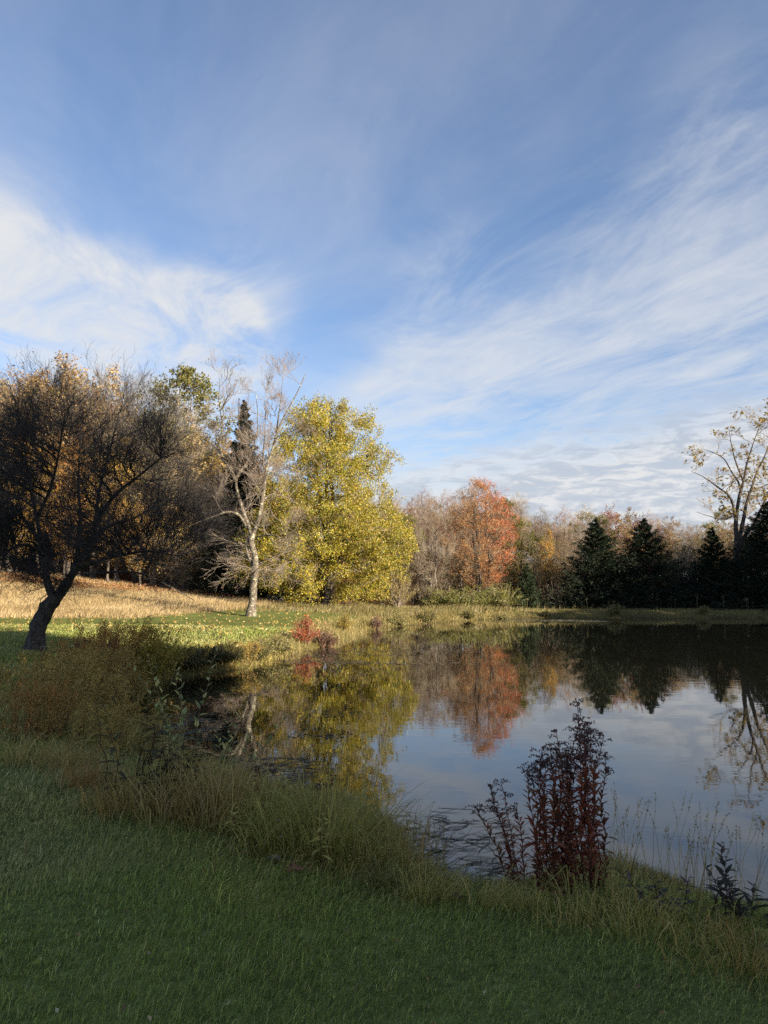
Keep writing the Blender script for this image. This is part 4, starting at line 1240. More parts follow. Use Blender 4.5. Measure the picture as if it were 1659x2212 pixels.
# ------------------------------------------------------------------ things floating on the pond
def floating():
    rng = np.random.default_rng(105)
    def sticks(px0, px1, py0, py1, n, Lr, W, cols, up, mask=None):
        px, py = rng.uniform(px0, px1, n), rng.uniform(py0, py1, n)
        p = np.array([atz(a, b, .006) for a, b in zip(px, py)])
        k = sdist(p[:, 0], p[:, 1]) < .15
        if mask: k &= mask(px, py, p)
        p = p[k]; n = len(p)
        a = rng.normal(.25, .55, n) + (rng.uniform(0, 1, n) < .3) * rng.uniform(-1.5, 1.5, n)
        L = rng.uniform(*Lr, n); d = np.column_stack([np.cos(a), np.sin(a), 0 * a])
        bend = np.column_stack([-np.sin(a), np.cos(a), 0 * a]) * rng.normal(0, .18, (n, 1))
        t = np.linspace(-.5, .5, 5)[None, :, None]
        P = p[:, None] + d[:, None] * t * L[:, None, None] + bend[:, None] * (t ** 2) * L[:, None, None] * 2
        lift = np.where(rng.uniform(0, 1, n) < up, rng.uniform(.03, .22, n), .004)
        P[:, :, 2] = .003 + np.maximum(0, (t[:, :, 0] + .5)) ** 1.5 * lift[:, None] * (L / .3)[:, None]
        r = np.repeat((W * rng.uniform(.6, 1.3, n))[:, None], 5, 1) * np.array([[.5, 1, 1, .8, .2]])
        V, F = tubes(P, r, 3)
        return V, F, np.repeat(jitter_col(rng, n, cols), 15, 0)
    dark = [(.05, .045, .042), (.07, .06, .045), (.12, .10, .05)]
    b = Buf()
    V, F, c = sticks(845, 1130, 1738, 1935, 680, (.10, .40), .0022, dark, .22, lambda a, q, p: (vnoise(p[:, 0], p[:, 1], 3.0, 51) + rng.uniform(-.5, .5, len(p)) > -.25) & (q > 1742 + 55 * np.abs(np.sin(a * .021 + 1.3 * np.sin(a * .05))) * rng.uniform(0, 1, len(q)) ** .5 + np.maximum(0, a - 1000) * .25))
    b.add(V, F, 0, c)
    tag(b.build('floating_reeds', M['plant'], smooth=True, kind='stuff'), 'dark bent reed stems floating by the near bank left of the red goldenrod', 'reeds')
    b = Buf()
    for box, n in (((290, 480, 1540, 1600), 160), ((490, 680, 1635, 1710), 240)):
        V, F, c = sticks(*box, n, (.15, .5), .0035, [(.36, .32, .26), (.26, .23, .18), (.20, .19, .11)], .12)
        b.add(V, F, 0, c)
    tag(b.build('floating_straw', M['plant'], smooth=True, kind='stuff'), 'pale matted straw floating behind the near left bank', 'reeds')
    # thin rafts of small pads
    b = Buf()
    def pads(px0, px1, py0, py1, n, size, cols, thr, seed, f=(.35, 1.6)):
        px, py = rng.uniform(px0, px1, n), rng.uniform(py0, py1, n)
        p = np.array([atz(a, q, .004) for a, q in zip(px, py)])
        g = vnoise(p[:, 0] * f[0], p[:, 1] * f[1], 1.2, seed) + rng.uniform(-.3, .3, n)
        ex = np.minimum((px - px0) / (px1 - px0), (px1 - px) / (px1 - px0)) * 4; ey = np.minimum((py - py0), (py1 - py)) / (py1 - py0) * 4
        k = (g + np.minimum(0, np.minimum(ex, ey) - 1) * .8 > thr) & (sdist(p[:, 0], p[:, 1]) < 0); p = p[k]; n = len(p)
        a = np.arange(6) * np.pi / 3
        rr = size * rng.uniform(.5, 1.4, (n, 1)) * rng.uniform(.7, 1.2, (n, 6))
        V = np.stack([p[:, :1] + rr * np.cos(a), p[:, 1:2] + rr * np.sin(a), rng.uniform(.002, .012, (n, 6))], -1).reshape(-1, 3)
        i = np.arange(n)[:, None] * 6
        F = np.concatenate([i + np.array([[0, 1, 2, 3]]), i + np.array([[0, 3, 4, 5]])])
        b.add(V, F, 0, np.repeat(jitter_col(rng, n, cols), 6, 0))
    PC = [(.12, .09, .06), (.09, .085, .045), (.17, .13, .09)]
    pads(560, 900, 1392, 1446, 2600, .05, PC, -.05, 61)
    pads(800, 1070, 1378, 1442, 2600, .06, PC, .0, 62)
    pads(770, 1000, 1352, 1380, 500, .07, PC, .1, 63)
    pads(1000, 1330, 1337, 1343, 800, .12, [(.22, .19, .14), (.16, .14, .10)], -.3, 64)
    pads(760, 1000, 1340, 1358, 500, .10, PC, .0, 66)
    pads(1360, 1660, 1343, 1362, 200, .07, PC, .25, 65)
    pads(600, 800, 1520, 1610, 500, .03, PC, .25, 67)
    tag(b.build('floating_weed', M['plant'], smooth=False, kind='stuff'), 'thin brown rafts of floating pond weed across the cove', 'pond weed')


floating()


# ------------------------------------------------------------------ plants of the near bank
LEAF_MESH = {}


def unit_leaf(key, cols, ratio=.3, droop=.2, rng=np.random.default_rng(9)):
    """shared single leaf meshes, one unit long along +X"""
    if key not in LEAF_MESH:
        out = []
        for k in range(4):
            V, F, c = lance(np.zeros((1, 3)), np.array([[1., 0, 0]]), np.array([[0, 0, 1.]]), 1.0, ratio * rng.uniform(.85, 1.15), droop * rng.uniform(.4, 1.6), jitter_col(rng, 1, cols))
            out.append(Buf().add(V, F, 0, c).mesh('leaf', [M['plant']], True))
        LEAF_MESH[key] = out
    return LEAF_MESH[key]


def leaf_objs(rng, parent, key, cols, pos, dirs, size, ratio=.3, droop=.2):
    ms = unit_leaf(key, cols, ratio, droop)
    for p, d, s in zip(pos, dirs, size):
        o = bpy.data.objects.new('leaf', ms[int(rng.integers(len(ms)))]); C.objects.link(o); o.parent = parent
        x = Vector(d).normalized(); y = Vector((0, 0, 1)).cross(x)
        y = y.normalized() if y.length > 1e-3 else Vector((0, 1, 0)); z = x.cross(y)
        o.matrix_local = Matrix.Translation(Vector(p)) @ Matrix((x, y, z)).transposed().to_4x4() @ Matrix.Scale(float(s), 4)


def stem_line(rng, H, lean, K=10, wig=.012, base=(0, 0)):
    t = np.linspace(0, 1, K)[:, None]
    P = np.column_stack([base[0] + lean[0] * t[:, 0] ** 1.5 * H, base[1] + lean[1] * t[:, 0] ** 1.5 * H, t[:, 0] * H - .03])
    return P + wob(rng, 1, K, wig)[0] * H * np.array([1, 1, .2])


def on_line(P, t):
    k = np.clip(t, 0, 1) * (len(P) - 1); i = np.minimum(k.astype(int), len(P) - 2); f = (k - i)[:, None]
    return P[i] * (1 - f) + P[i + 1] * f


def goldenrod_clump(seed, n, spread, Hr, stemc, leafc, plumec, leafL=.075, nleaf=44, label='', loc=(0, 0, 0), bare=.28, lean=.10, plume=True, tilt=0.0, cat='plant', group=None, name='goldenrod_clump', sy=.6):
    rng = np.random.default_rng(seed)
    root = empty(name, loc); tag(root, label, cat, group)
    for k in range(n):
        a = rng.uniform(0, 6.28); q = math.sqrt(rng.uniform(0, 1)) * spread
        bx, by = math.cos(a) * q, math.sin(a) * q * sy
        H = rng.uniform(*Hr) * (1 - .22 * (q / max(spread, .01)) ** 2)
        bz = float(ground(loc[0] + bx, loc[1] + by)[0]) - loc[2]
        P = stem_line(rng, H, (tilt + bx / max(spread, .05) * lean + rng.normal(0, .045), rng.normal(0, .05)), base=(bx, by)); P[:, 2] += bz
        st = Buf().add(*tubes(P[None], (np.linspace(.0042, .0018, 10))[None], 5))
        stalk = st.build('stalk', stemc, root)
        m = int(nleaf * rng.uniform(.85, 1.15))
        t = np.linspace(.10, .93, m) + rng.uniform(-.008, .008, m)
        p = on_line(P, t); az = np.arange(m) * 2.4 + rng.uniform(0, 6.28) + rng.normal(0, .25, m)
        el = rng.normal(.78, .28, m) - .9 * np.clip(bare - t, 0, 1) * 2
        d = np.column_stack([np.cos(az) * np.cos(el), np.sin(az) * np.cos(el), np.sin(el)])
        L = leafL * np.interp(t, [0, .25, .7, 1], [.7, 1.1, .95, .45]) * rng.uniform(.7, 1.25, m)
        V, F, c = lance(p, d, np.array([[0, 0, 1.]]) + rng.normal(0, .3, (m, 3)), L, L * .215, rng.uniform(.1, .6), .5 * jitter_col(rng, m, leafc) + .5 * jitter_col(rng, 1, leafc))
        Buf().add(V, F, 0, c).build('leaves', M['plant'], stalk, kind='stuff')
        if plume:
            nb = int(rng.integers(8, 13)); tb = rng.uniform(.84, 1.0, nb); tb[0] = .995
            p0 = on_line(P, tb); az = rng.uniform(0, 6.28, nb)
            Lb = rng.uniform(.035, .095, nb) * np.interp(tb, [.84, .92, 1], [.8, 1.1, .8])
            s = np.linspace(0, 1, 6)[None]
            x = np.cos(az)[:, None] * Lb[:, None] * s; y = np.sin(az)[:, None] * Lb[:, None] * s
            z = Lb[:, None] * (.95 * s - .85 * s ** 2.2)
            Q = p0[:, None] + np.stack([x, y, z], -1)
            pb = Buf().add(*tubes(Q, np.repeat(np.linspace(.0014, .0006, 6)[None], nb, 0), 3), 0, np.array(plumec[0]))
            per = 16; ii = np.repeat(np.arange(nb), per); tt = rng.uniform(.15, 1, nb * per)
            c0 = np.array([on_line(Q[i], np.array([a_]))[0] for i, a_ in zip(ii, tt)]) + rng.normal(0, .0035, (nb * per, 3)) + np.array([0, 0, .003])
            V, F, c = leaf_mesh(rng, c0, .011, jitter_col(rng, nb * per, plumec), .8, 0, None, .5)
            pb.add(V, F, 0, c)
            pb.build('plume', M['plant'], stalk, smooth=False, kind='stuff')
    return root


def zpx(px, py, it=6):
    """ground point under a picture point on the near side"""
    z = .3
    for _ in range(it):
        p = atz(px, py, z); z = float(ground(p[0], p[1])[0])
    return np.array([p[0], p[1], z])


def beyond(px, py, extra):
    """ground a little past the water's edge that shows at a picture point"""
    p = atz(px, py, 0.0)[:2]; q = p * (1 + extra / np.linalg.norm(p))
    return gpt(q[0], q[1])


REDL = [(0.351, 0.094, 0.052), (0.208, 0.05, 0.036), (0.351, 0.094, 0.052), (0.169, 0.077, 0.033), (0.143, 0.121, 0.038)]
DKP = [(0.104, 0.065, 0.061), (0.152, 0.091, 0.08), (0.19, 0.11, 0.091)]
BRL = [(0.423, 0.18, 0.062), (0.308, 0.149, 0.05), (0.488, 0.25, 0.085), (0.227, 0.156, 0.05)]
OLL = [(.19, .17, .045), (.25, .19, .05), (.13, .135, .04), (.27, .16, .055)]
goldenrod_clump(201, 15, .14, (1.04, 1.25), M['stem'], REDL, DKP, .085, 64, 'tall dark red goldenrod clump on the near bank in front of the water', zpx(1258, 1938), lean=.03)
goldenrod_clump(203, 13, .13, (.93, 1.09), M['stem'], REDL, DKP, .085, 64, 'shorter left half of the tall dark red goldenrod stand', zpx(1196, 1940), lean=.03)
goldenrod_clump(202, 5, .07, (.62, .82), M['stem'], REDL, DKP, .080, 48, 'smaller dark red goldenrod clump left of the tall one', zpx(1118, 1925), lean=.05, tilt=-.22)
def goldenrod_thicket(seed, n, r, Hr, cols, stemc, lean, nleaf=46, leafL=.085, plumes=True):
    """a dense stand: stems in one mesh, their leaves and plumes in another"""
    rng = np.random.default_rng(seed)
    sb, lb = Buf(), Buf()
    for k in range(n):
        a = rng.uniform(0, 6.28); q = math.sqrt(rng.uniform(0, 1)) * r
        H = rng.uniform(*Hr) * (1 - .25 * (q / r) ** 2)
        P = stem_line(rng, H, (lean[0] + rng.normal(0, .10) + .18 * math.cos(a) * q / r, lean[1] + rng.normal(0, .10)), base=(math.cos(a) * q, math.sin(a) * q), wig=.02)
        sb.add(*tubes(P[None], np.linspace(.0045, .0018, 10)[None], 3))
        m = int(nleaf * rng.uniform(.7, 1.2)); t = rng.uniform(.12, .97, m); p = on_line(P, t)
        az = rng.uniform(0, 6.28, m); el = rng.normal(.45, .45, m)
        d = np.column_stack([np.cos(az) * np.cos(el) + .25, np.sin(az) * np.cos(el), np.sin(el)])
        c = jitter_col(rng, 1, cols, None, .15)[0] * .6 + jitter_col(rng, m, cols) * .4
        L = leafL * rng.uniform(.5, 1.25, m)
        V, F, cc = lance(p, d, np.array([[0, 0, 1.]]) + rng.normal(0, .5, (m, 3)), L, L * .2, rng.uniform(.1, .9), c)
        lb.add(V, F, 0, cc)
        if plumes:
            m = 46; t = rng.uniform(.80, 1.0, m); p = on_line(P, t)
            p = p + rng.normal(0, 1, (m, 3)) * (.055 * (1.05 - t) / .2)[:, None] + np.array([.02, 0, 0])
            V, F, cc = leaf_mesh(rng, p, .035, jitter_col(rng, m, cols), .35, 0, np.array([[.5, 0, .5]]))
            lb.add(V, F, 0, cc)
    return sb, lb, stemc


def plant_thicket(spec, loc, label, scale=1.0, rz=0.0):
    root = empty('goldenrod_thicket', loc, rz); root.scale = (scale,) * 3; tag(root, label, 'plant')
    spec[0].build('stems', spec[2], root); spec[1].build('foliage', M['plant'], root, smooth=False, kind='stuff')
    return root


RUS = [(0.472, 0.208, 0.061), (0.374, 0.161, 0.051), (0.571, 0.284, 0.079), (0.296, 0.169, 0.049), (0.393, 0.264, 0.061)]
OLI = [(0.408, 0.333, 0.05), (0.53, 0.373, 0.057), (0.306, 0.284, 0.05), (0.448, 0.274, 0.057), (0.244, 0.254, 0.05)]
MIX = [(0.448, 0.314, 0.082), (0.346, 0.254, 0.063), (0.55, 0.392, 0.113), (0.265, 0.235, 0.057), (0.408, 0.216, 0.063)]
TH = {'rus': goldenrod_thicket(601, 44, .62, (.95, 1.35), RUS, M['stem'], (.10, 0), 40, .085), 'oli': goldenrod_thicket(602, 50, .66, (.95, 1.35), OLI, M['stem_green'], (.30, 0), 46, .095),
      'mix': goldenrod_thicket(603, 46, .62, (.70, 1.05), MIX, M['stem_tan'], (.12, 0), 40, .085)}
_t0 = {}
for k, px, py, sc, lb in (
        ('rus', 240, 1472, 1.12, 'russet goldenrod thicket at the heart of the left bank'), ('rus', 195, 1478, 1.08, 'russet goldenrod thicket below the leaning apple trunk'),
        ('oli', (262, 1515, 2.0), 0, 1.15, 'feathery olive goldenrod thicket behind the russet one'), ('oli', (295, 1500, .8), 0, .98, 'feathery olive goldenrod thicket leaning right toward the cove'),
        ('oli', (338, 1482, .6), 0, .72, 'lower olive goldenrod thicket at the lip of the dark cove'), ('rus', 150, 1486, .8, 'small russet thicket by the apple trunk base'),
        ('mix', 205, 1515, 1.12, 'mixed brown thicket in front of the russet goldenrod'), ('mix', 130, 1535, 1.15, 'mixed brown thicket at the left of the bank'),
        ('mix', 255, 1535, .85, 'mixed brown weedy thicket at the water of the cove'), ('mix', 85, 1575, 1.05, 'brown weedy thicket near the left picture edge'),
        ('mix', 175, 1590, .85, 'brown weedy thicket above the flattened pale grass'), ('rus', 60, 1600, .6, 'dark reddish low thicket at the left end of the bank'),
        ('mix', 225, 1625, .6, 'brown weedy thicket behind the yellow brown leaves'),
        ('mix', (420, 1461, .6), 0, .7, 'brown weedy thicket on the shaded cove edge'), ('mix', (525, 1445, .6), 0, .7, 'brown weedy thicket where the shade ends at the cove')):
    pos_ = beyond(*px) if isinstance(px, tuple) else zpx(px, py); px = px[0] if isinstance(px, tuple) else px
    if k not in _t0:
        o = _t0[k] = plant_thicket(TH[k], pos_, lb, sc)
    else:
        o = copy_tree(_t0[k]); o.location = pos_; o.scale = (sc,) * 3; o['label'] = lb
    o.rotation_euler.z = (px * .7 % 1 - .5) * .8
for i, (px, py, n, sp_, hr, lb) in enumerate(((110, 1520, 7, .3, (1.0, 1.25), 'dead brown goldenrod stalks with dark plumes at the left end of the bank'), (215, 1500, 9, .4, (1.05, 1.3), 'reddish goldenrod stalks rising from the russet thicket'))):
    goldenrod_clump(210 + i, n, sp_, hr, M['stem'], BRL, [(.12, .07, .04), (.09, .05, .03)], .09, 40, lb, zpx(px, py), lean=.30, sy=.9)
# dark low shrubs of the shaded cove edge
cov = gen_bush(87, .8, 1.0, [(.11, .12, .04), (.16, .15, .055), (.19, .13, .055)], .07, 2600, twig='stem_green')
c0 = plant_bush(cov, 'bank_shrub', beyond(390, 1466, .7), 'dark green shrub on the shaded cove edge', scale=(1.3, 1, .62))
for px, py, s, lb in ((445, 1456, (1.2, 1, .55), 'dark olive shrub on the cove edge, middle of the shaded row'), (492, 1449, (1.2, 1, .6), 'brownish dark shrub at the end of the shaded cove edge'), (545, 1440, (1, 1, .6), 'small dark shrub at the very tip of the shaded cove edge')):
    c = copy_tree(c0); c.location = beyond(px, py, .6); c.scale = s; c.rotation_euler.z = px; c['label'] = lb


def tussock(seed, n, r, Lr, W, cols, lean, label, loc, name='grass_tussock', bend=.9, wts=None, mat='grass'):
    rng = np.random.default_rng(seed)
    n = int(n * 1.15)
    # several crowns of different size, each combed its own way, and strays between them
    nc = int(rng.integers(4, 8)); ca = rng.uniform(0, 6.28, nc); cq = np.sqrt(rng.uniform(0, 1, nc)) * r * .95
    cx, cy, cl, cd, cs = np.cos(ca) * cq, np.sin(ca) * cq, rng.uniform(.5, 1.1, nc), rng.uniform(0, 6.28, nc), rng.uniform(.10, .34, nc) * r + .02
    k = rng.integers(0, nc, n)
    p = np.column_stack([cx[k] + rng.normal(0, 1, n) * cs[k], cy[k] + rng.normal(0, 1, n) * cs[k], np.zeros(n)])
    st = rng.uniform(0, 1, n) < .22
    a2 = rng.uniform(0, 6.28, n); q2 = np.sqrt(rng.uniform(0, 1, n)) * r * 1.35
    p[st] = np.column_stack([np.cos(a2), np.sin(a2), 0 * a2])[st] * q2[st][:, None]
    p[:, 2] = ground(loc[0] + p[:, 0], loc[1] + p[:, 1]) - loc[2] - .02
    ra = np.arctan2(p[:, 1] - cy[k], p[:, 0] - cx[k]) + rng.normal(0, .9, n)
    ln = np.column_stack([np.cos(ra), np.sin(ra), 0 * ra]) * rng.uniform(.05, .75, n)[:, None]
    ln += np.column_stack([np.cos(cd[k]), np.sin(cd[k]), 0 * ra]) * .28 + np.array([lean[0], lean[1], 0]) * rng.uniform(.3, 1.5, (n, 1))
    L = rng.uniform(*Lr, n) * cl[k] * rng.uniform(.55, 1.15, n)
    c = jitter_col(rng, n, cols, wts, .25)
    cc = jitter_col(rng, nc, cols, None, .1)[k]; c = .55 * c + .45 * cc
    up = np.array([[0, 0, 1.]])
    bd = (rng.uniform(.2, 1.25, n) * bend)[:, None]
    side = np.column_stack([-ln[:, 1], ln[:, 0], 0 * ra]) * rng.normal(0, .35, (n, 1))
    d1 = nrm(up + ln * .5); d2 = nrm(up * (1 - .35 * bd) + ln + side); d3 = nrm(up * (.75 - bd) + ln * 1.2 + side * 2); d4 = nrm(up * (.45 - 1.3 * bd) + ln * 1.2 + side * 3)
    br = rng.uniform(0, 1, n) < .12                       # snapped blades
    d3[br] = nrm(d3[br] * .6 - up * .7); d4[br] = nrm(d4[br] - up * .6)
    m1 = p + d1 * L[:, None] * .32; m2 = m1 + d2 * L[:, None] * .28; m3 = m2 + d3 * L[:, None] * .22; t = m3 + d4 * L[:, None] * .18
    wa = rng.uniform(0, 6.28, n); s = np.column_stack([np.cos(wa), np.sin(wa), 0 * wa])
    w = (W * 1.05 * rng.uniform(.45, 1.35, n) * .5)[:, None]
    V = np.stack([p - s * w, p + s * w, m1 - s * w, m1 + s * w, m2 - s * w * .85, m2 + s * w * .85, m3 - s * w * .6, m3 + s * w * .6, t], 1)
    i = np.arange(n)[:, None] * 9
    F = [np.concatenate([i + np.array([[0, 1, 3, 2]]), i + np.array([[2, 3, 5, 4]]), i + np.array([[4, 5, 7, 6]])]), i + np.array([[6, 7, 8]])]
    o = Buf().add(V.reshape(-1, 3), F, 0, np.repeat(c, 9, 0)).build(name, M[mat], smooth=False, loc=loc)
    return tag(o, label, 'grass clump')


OLV = [(0.269, 0.252, 0.049), (0.357, 0.312, 0.073), (0.197, 0.217, 0.044), (0.5, 0.383, 0.109)]
TAN = [(0.59, 0.431, 0.147), (0.487, 0.345, 0.113), (0.384, 0.245, 0.085), (0.28, 0.245, 0.068)]
BRN = [(0.377, 0.217, 0.07), (0.482, 0.301, 0.094), (0.274, 0.167, 0.059)]
TUS = [
    (700, 1842, 1000, .42, (.50, .95), .006, OLV, (.28, .0), 'big olive tussock of long sedge leaning over the water, left of the floating reeds'),
    (790, 1838, 520, .30, (.40, .78), .0055, OLV + TAN[:1], (.42, -.02), 'olive and tan sedge tussock at the tip of the near bank'),
    (620, 1835, 480, .28, (.35, .65), .0055, OLV, (.12, -.1), 'dark olive tussock left of the big leaning sedge'),
    (455, 1765, 620, .42, (.55, .95), .006, TAN, (.12, 0), 'tall pale tan grass clump standing upright on the bank'),
    (380, 1765, 480, .36, (.45, .80), .006, TAN + BRN, (.18, 0), 'tan and brown grass clump left of the tall pale one'),
    (300, 1745, 460, .34, (.35, .65), .006, BRN + OLV[:1], (.1, -.05), 'brown grass clump under the dark broad leaved stalks'),
    (520, 1800, 420, .3, (.35, .60), .0055, TAN[1:] + OLV, (.1, -.1), 'straw and olive grass clump right of the tall pale one'),
    (185, 1700, 330, .22, (.28, .48), .005, BRN, (.22, .1), 'small rust brown tussock at the lawn edge'),
    (110, 1650, 420, .35, (.3, .55), .006, TAN, (.3, -.1), 'flattened pale grass clump near the left edge of the bank'),
    (850, 1925, 300, .16, (.22, .42), .005, [(.17, .16, .035), (.22, .19, .05), (.12, .13, .03)], (.2, 0), 'yellow green tuft beside the floating reeds'),
    (930, 1945, 260, .2, (.25, .5), .005, OLV + TAN[:2], (.25, -.1), 'straggling tan tuft on the lip of the bank'),
    (1120, 1960, 300, .22, (.18, .38), .005, OLV + TAN[:2], (.2, -.1), 'olive tuft at the foot of the small goldenrod'),
    (1300, 1990, 340, .26, (.2, .42), .005, OLV + TAN[:2], (.1, -.15), 'olive and straw tussock under the tall goldenrod'),
    (1430, 2010, 260, .26, (.18, .38), .0045, OLV + TAN[:1], (.1, -.1), 'straw tussock right of the tall goldenrod'),
    (1590, 2075, 300, .28, (.18, .36), .0045, BRN + OLV, (.2, -.1), 'rust brown tussock in the lower right corner of the bank'),
]
for i, (px, py, n, r, lr, w, cols, ln, lb) in enumerate(TUS):
    tussock(300 + i, n, r, lr, w, cols, ln, lb, zpx(px, py))


def seed_grass(seed, n, box, Hr, label, cols=TAN):
    """thin flowering stems of grass"""
    rng = np.random.default_rng(seed); b = Buf()
    for k in range(n):
        p = zpx(rng.uniform(box[0], box[1]), rng.uniform(box[2], box[3])); H = rng.uniform(*Hr)
        P = stem_line(rng, H, (rng.normal(.08, .16), rng.normal(0, .1)), 7, .015) + p
        c = jitter_col(rng, 1, cols)[0]
        b.add(*tubes(P[None], np.linspace(.0022, .0008, 7)[None], 3), 0, c)
        m = int(rng.integers(5, 14)); q = on_line(P, rng.uniform(.80, 1, m))
        V, F, cc = leaf_mesh(rng, q, .016, np.repeat(c[None] * .8, m, 0), .35, 0, np.array([[0, 0, 1.5]]))
        b.add(V, F, 0, cc)
    return tag(b.build('seed_grass', M['plant'], smooth=False, kind='stuff'), label, 'grass')


seed_grass(330, 90, (1290, 1640, 1900, 1985), (.25, .68), 'thin straw stems of seeding grass along the right near bank')
seed_grass(331, 70, (840, 960, 1850, 1930), (.2, .5), 'thin brown stems at the lip of the bank by the floating reeds', BRN + TAN)
seed_grass(332, 60, (500, 800, 1740, 1800), (.4, .75), 'dark seeding stems rising behind the big olive tussock', BRN)


def leafy_plant(seed, n, Hr, spread, lkey, cols, lsize, ratio, droop, per, label, loc, stem, name='leafy_plant', cat='plant', top=.98, el0=.5, lean=.25, low=.25, sy=.6):
    """stalks whose leaves are big enough to pick out one by one"""
    rng = np.random.default_rng(seed)
    root = empty(name, loc); tag(root, label, cat)
    for k in range(n):
        a = rng.uniform(0, 6.28); q = math.sqrt(rng.uniform(0, 1)) * spread
        bx, by = math.cos(a) * q, math.sin(a) * q * sy
        H = rng.uniform(*Hr)
        P = stem_line(rng, H, (rng.normal(0, .6) * lean + bx / max(spread, .02) * lean, rng.normal(0, .3) * lean), base=(bx, by), wig=.018)
        P[:, 2] += float(ground(loc[0] + bx, loc[1] + by)[0]) - loc[2]
        stalk = Buf().add(*tubes(P[None], np.linspace(.0045, .0018, 10)[None], 5)).build('stalk', stem, root)
        m = int(per * rng.uniform(.85, 1.15))
        t = np.linspace(low, top, m); p = on_line(P, t)
        az = np.arange(m) * 2.4 + rng.uniform(0, 6.28); el = rng.normal(el0, .22, m)
        d = np.column_stack([np.cos(az) * np.cos(el), np.sin(az) * np.cos(el), np.sin(el)])
        leaf_objs(rng, stalk, lkey, cols, p, d, lsize * np.interp(t, [low, .6, 1], [1.05, 1.1, .6]) * rng.uniform(.8, 1.2, m), ratio, droop)
    return root


PALEW = [(0.32, 0.34, 0.13), (0.38, 0.37, 0.15), (0.27, 0.30, 0.11), (0.42, 0.36, 0.13)]
leafy_plant(401, 6, (.95, 1.35), .18, 'willow', PALEW, .085, .42, .1, 18, 'pale green willow sapling with oval leaves at the water edge', zpx(400, 1690), M['stem_tan'], 'willow_sapling', 'sapling', el0=.75, lean=.28)
leafy_plant(402, 5, (.6, .85), .22, 'willow', PALEW, .078, .42, .1, 15, 'lower willow sprout right of the pale green sapling', zpx(480, 1710), M['stem_tan'], 'willow_sapling', 'sapling', el0=.7, lean=.3)
leafy_plant(403, 6, (.74, .90), .24, 'yellowdock', [(.34, .25, .06), (.40, .29, .07), (.27, .21, .055)], .17, .26, .35, 15, 'broad leaved plant turned yellow brown on the left bank', zpx(262, 1715), M['stem'], 'broad_leaved_plant', el0=.25, low=.55)
leafy_plant(404, 9, (.50, .78), .34, 'darkdock', [(.09, .085, .035), (.12, .095, .04), (.07, .075, .03)], .15, .28, .35, 16, 'dark broad leaved stalks in front of the yellow brown plant', zpx(330, 1740), M['stem'], 'broad_leaved_plant', el0=.25, low=.2)
leafy_plant(405, 2, (.40, .55), .06, 'yellowleaf', [(.50, .40, .10), (.44, .38, .10)], .11, .28, .3, 13, 'single stalk of yellow leaves standing behind the big olive tussock', zpx(592, 1795), M['stem'], 'yellow_leaved_plant', el0=.35, low=.55)
leafy_plant(406, 4, (.26, .36), .16, 'yellowleaf', [], .095, .26, .3, 10, 'small clump of yellow leaved sprouts at the lawn edge', zpx(545, 1828), M['stem'], 'yellow_leaved_plant', el0=.35, low=.5)
leafy_plant(407, 2, (.30, .40), .10, 'yellowleaf', [], .095, .26, .3, 10, 'yellow leaved sprout in front of the big olive tussock', zpx(690, 1885), M['stem'], 'yellow_leaved_plant', el0=.35, low=.5)
leafy_plant(408, 1, (.42, .44), .01, 'darkleaf', [(.05, .04, .045), (.075, .05, .05), (.06, .06, .04)], .085, .34, .15, 22, 'dark upright stalk with broad purple black leaves near the right edge', zpx(1578, 2000), M['stem'], 'dark_leaved_plant', el0=.55, lean=.08, low=.35)
leafy_plant(409, 6, (.25, .36), .16, 'darkleaf', [], .085, .36, .2, 14, 'dark purple leafy clump cut by the right picture edge', zpx(1650, 2010), M['stem'], 'dark_leaved_plant', el0=.45, lean=.3, low=.3)
leafy_plant(410, 5, (.18, .28), .20, 'darkleaf', [], .075, .36, .2, 12, 'low dark leafy sprouts among the straw right of the goldenrod', zpx(1490, 1985), M['stem'], 'dark_leaved_plant', el0=.4, lean=.4, low=.25)
leafy_plant(411, 4, (.55, .8), .15, 'wildsprout', [(.05, .06, .025), (.07, .075, .03)], .06, .35, .2, 9, 'slender sprout with few leaves beside the feathery goldenrod', beyond(345, 1480, 2.0), M['stem'], 'leafy_sprout', el0=.4, lean=.4, low=.3)
goldenrod_clump(412, 7, .35, (.8, 1.15), M['stem'], [(.05, .05, .025), (.07, .055, .03)], DKP, .05, 22, 'thin dark dead weed standing in front of the sunlit lawn', beyond(478, 1452, 1.0), lean=.5, name='dead_weed')
goldenrod_clump(413, 4, .2, (.45, .65), M['stem'], BRL, DKP, .05, 18, 'thin dark dead stalks rising over the olive tussock', zpx(640, 1800), lean=.3, name='dead_weed')


